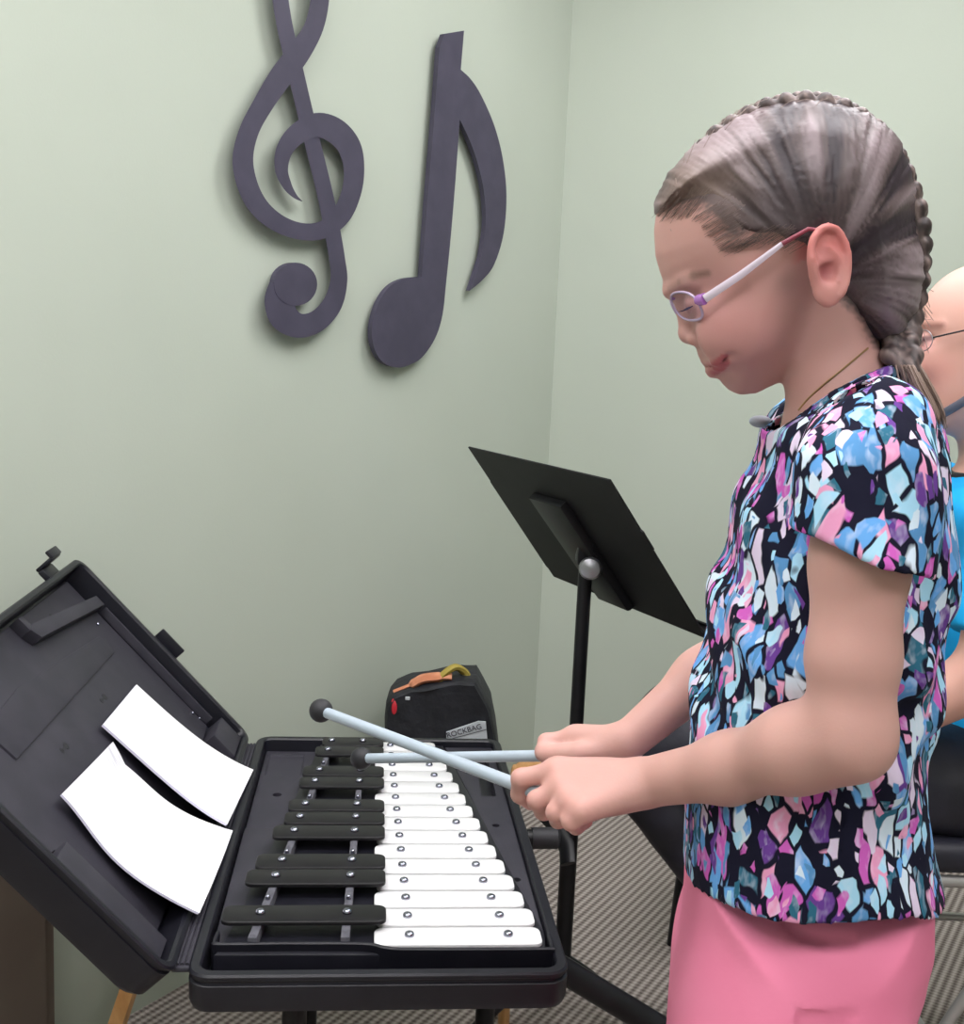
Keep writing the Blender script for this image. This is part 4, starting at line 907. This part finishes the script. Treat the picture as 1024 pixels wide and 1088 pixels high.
for w_, sg in ((mwr, 1), (mfw, -1)):
    d_ = nrm(MF*.96-GZ*.25); mb.add(ell(w_+d_*.05, (.05, .038, .016), (d_, MS, nrm(np.cross(d_, MS)))), .015)
    for k in range(4):
        b0 = w_+d_*.085+MS*(.026-.0175*k); ln = [.040, .046, .043, .034][k]; b1 = b0+d_*ln-GZ*.008; mb.add(cap(b0, b1, .0095, .009), .005); mb.add(cap(b1, b1+nrm(d_-GZ*1.2)*ln*.7, .009, .0078), .003)
    t0 = w_+d_*.03-MS*sg*.030; mb.add(cap(t0, t0+d_*.035-MS*sg*.015, .012, .010), .008); mb.add(cap(t0+d_*.035-MS*sg*.015, t0+d_*.065-MS*sg*.014-GZ*.006, .010, .0085), .003)
def ly(px, py, y): return at(px, py, y)
NL_, FL_ = MY-.10, MY+.10
legs = []
for y_, kx, ky, ax_, ay_ in ((NL_, 674, 810, 868, 1070), (FL_, 700, 815, 880, 1060)):
    hp = at(1035, 838, y_); kn_ = at(kx, ky, y_); an = at(ax_, ay_, y_); legs.append((hp, kn_, an)); mb.add(cap(hp, kn_, .07, .050), .03); mb.add(cap(kn_, an, .050, .032), .02); mb.add(cap(an, an+MF*.13-GZ*.04, .030, .024), .02)
P, F_ = surfnet(mb, [.15, 1.45, .10], [1.25, 2.25, 1.60], .0045); P = smooth(P, F_, 1)
C3 = np.tile(np.array([.66, .37, .30]), (len(P), 1)); 
def nr(c, r): return np.exp(-((P-c)**2).sum(1)/(2*r*r))
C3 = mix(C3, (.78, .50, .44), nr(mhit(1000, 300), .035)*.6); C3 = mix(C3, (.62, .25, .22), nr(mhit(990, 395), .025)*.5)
d = cap(mhit(979, 361), mhit(991, 360), .002, .002)(P); C3 = mix(C3, (.09, .04, .04), 1.1-d/.005); d = cap(mhit(974, 347), mhit(1000, 345), .003, .002)(P); C3 = mix(C3, (.34, .16, .13), .9-d/.008)
C3 = mix(C3, (.25, .21, .22), .8*(np.clip((P[:, 0]-hcM[0]-.035)/.02, 0, 1)*np.clip((hcM[2]+.05-P[:, 2])/.03, 0, 1)*(P[:, 2] > hcM[2]-.09)))
sobj('body', P, F_, 'skin', man, C3)
MT['blue'] = noisy('blue_jersey', (.010, .36, .80), (.015, .42, .86), 9, .8, .4, 30, .003, spec=.2); MT['navy'] = noisy('navy_cloth', (.006, .006, .012), (.013, .013, .024), 10, .55, .5, 26, .004)
MT['lanyard'] = mat('grey_strap', (.17, .165, .20), .8); MT['chairtube'] = mat('chair_tube', (.42, .41, .40), .3, .6)
def mp(name, f, m, parent=None): b = B(); f(b); return smooth_by_angle(obj(name, b, m, parent or man, world=True), 50)
sm_ = Sdf(); sm_.add(cap(at(1085, 590, MY), at(1058, 815, MY), .125, .135, MS, .72), .05); sm_.add(cap(mshN, mshF, .075, .075), .05); sm_.add(cap(at(1066, 505, MY), at(1075, 540, MY), .062, .08), .03)
for a_, b_ in ((mshN, mel), (mshF, mfl)): c_ = cap(a_, a_+(b_-a_)*.86, .070, .068); hp_ = halfp(a_+(b_-a_)*.74, b_-a_); sm_.add(lambda P, c_=c_, hp_=hp_: np.maximum(c_(P), hp_(P)), .02)
sm_.add(halfp(at(1062, 496, MY), nrm(GZ+MF*.25)), .004, inter=True); sm_.add(halfp(at(1000, 812, MY), -GZ), .004, inter=True)
P, F_ = surfnet(sm_, [.45, 1.45, .45], [1.25, 2.25, 1.35], .006); N = normals(P, F_); P = P+N*(.004*np.sin(P[:, 0]*60+P[:, 2]*45))[:, None]; sobj('t_shirt', P, F_, 'blue', man)
ring_ = lambda c, rx, ry, n_, tl: [c+MF*rx*math.cos(a)+MS*ry*math.sin(a)+GZ*tl*math.cos(a) for a in [2*math.pi*k/n_ for k in range(n_+1)]]
mp('collar', lambda b: tube(b, ring_(at(1062, 497, MY), .072, .070, 28, -.018), .008, 8, False), 'navy')
mp('neck_strap', lambda b: tube(b, spline([mhit(979, 452, .004), mhit(990, 446, .004), mhit(1008, 436, .004), mhit(1026, 425, .004), mhit(1045, 412, .004)], 6), .0105, 8, flat=(tuple(MS), .4)), 'lanyard')
mg = mp('glasses', lambda b: tube(b, [at(962, 356, MY-.012), at(959, 354, MY), at(962, 356, MY+.012)], .0015, 8), 'blackmetal')
for sg in (-1, 1):
    cg = at(970, 362, MY)+np.array([0, sg*.038, 0]); a1_ = nrm(np.array([.30, sg*1., 0])); a2_ = GZ; rp_ = [cg+a1_*.025*math.cos(a)+a2_*.017*math.sin(a) for a in [2*math.pi*k/26 for k in range(26)]]; n_ = np.cross(a1_, a2_)
    mp('lens_rim', lambda b: tube(b, rp_+rp_[:2], .0007, 6, False), 'tube', mg)
    def lens2(b): A_ = [b.verts.new(p+n_*.0008) for p in rp_]; C_ = [b.verts.new(p-n_*.0008) for p in rp_]; b.faces.new(A_); b.faces.new(C_[::-1]); [b.faces.new((A_[i], C_[i], C_[(i+1) % 26], A_[(i+1) % 26])) for i in range(26)]
    mp('lens', lens2, 'lens', mg)
    e0 = cg+a1_*.025+GZ*.005; mp('temple_arm', lambda b: tube(b, [e0, np.array([at(1010, 350, MY)[0], MY+sg*.079, at(1010, 350, MY)[2]]), np.array([at(1058, 362, MY)[0], MY+sg*.083, at(1058, 360, MY)[2]])], .0014, 6), 'blackmetal', mg)
tr = Sdf()
for (hp, kn_, an) in legs: md_ = at(732, 782, hp[1]); tr.add(cap(hp, md_, .098, .088), .03); tr.add(cap(md_, kn_, .086, .062), .03); tr.add(cap(kn_, an-(an-kn_)*.05, .060, .052), .02)
tr.add(cap(at(1062, 835, MY-.05), at(1062, 835, MY+.05), .125, .125), .04); tr.add(halfp((0, 0, .505), (0, 0, -1)), .004, inter=False, sub=False) if False else None
P, F_ = surfnet(tr, [.12, 1.55, .15], [1.25, 2.15, .90], .006); N = normals(P, F_); P = P+N*(.0022*np.sin(P[:, 0]*38-P[:, 2]*70)*np.sin(P[:, 2]*21+P[:, 0]*30))[:, None]; P[:, 2] = np.where(P[:, 0] > at(930, 800, MY)[0], np.maximum(P[:, 2], SEATZ), P[:, 2]); sobj('trousers', P, F_, 'navy', man)
for hp, kn_, an in legs: mp('shoe', lambda b: (box(b, an+MF*.07-GZ*.055, (.27, .095, .06), .02, Matrix.Rotation(R(-8), 3, 'Y'), 3), box(b, an+MF*.0-GZ*.02, (.11, .085, .08), .02, None, 3)), 'rubber')
# chair
cx_ = float(at(1062, 835, MY)[0]); ch = thing('chair', 'black padded chair with light grey tube frame under the seated person', 'chair', (cx_, MY, 0))
def cp(name, f, m, parent=None): b = B(); f(b); return smooth_by_angle(obj(name, b, m, parent or ch, world=True), 40)
cp('seat', lambda b: box(b, (cx_+.02, MY, SEATZ-.025), (.44, .42, .05), .018, None, 3), 'navy')
cp('backrest', lambda b: box(b, (cx_+.27, MY, .86), (.03, .40, .24), .012, Matrix.Rotation(R(0), 3, 'Y'), 3), 'navy')
for sg in (-1, 1):
    y_ = MY+sg*.20
    cp('leg', lambda b: tube(b, spline([(cx_-.22, y_, .012), (cx_-.12, y_, .26), (cx_+.02, y_, SEATZ-.06)], 6), .0095, 10), 'chairtube'); cp('leg', lambda b: tube(b, spline([(cx_+.26, y_, .012), (cx_+.16, y_, .3), (cx_+.22, y_, SEATZ-.03), (cx_+.27, y_, .96)], 6), .0095, 10), 'chairtube')
    cp('side_rail', lambda b: tube(b, [(cx_-.18, y_, SEATZ-.062), (cx_+.22, y_, SEATZ-.062)], .0095, 10), 'chairtube')
    cp('stretcher', lambda b: tube(b, [(cx_-.165, y_, .20), (cx_+.19, y_, .20)], .008, 10), 'chairtube')
cp('stretcher', lambda b: tube(b, [(cx_-.165, MY-.2, .20), (cx_-.165, MY+.2, .20)], .008, 10), 'chairtube')

# black stool farther back, one leg in view beside the pink trousers
fp_ = unz_ = at(712, 1026, 2.28); bs = thing('stool', 'black stool far behind, one leg visible just left of the pink trousers', 'stool', (float(fp_[0])+.16, 2.30, 0))
bx_ = float(fp_[0])
cp('seat', lambda b: lathe(b, [(.15, 0), (.165, .01), (.165, .035), (.15, .045)], 32, at_=(bx_+.16, 2.32, .42)), 'navy', bs)
for dx, dy in ((0, -.02), (.32, -.02), (.10, .20), (.32, .20)): cp('leg', lambda b: tube(b, [(bx_+dx+(.03 if dx == 0 else -.03), 2.30+dy*.8, .42), (bx_+dx, 2.28+dy, .0)], .015, 12), 'blackmetal', bs)
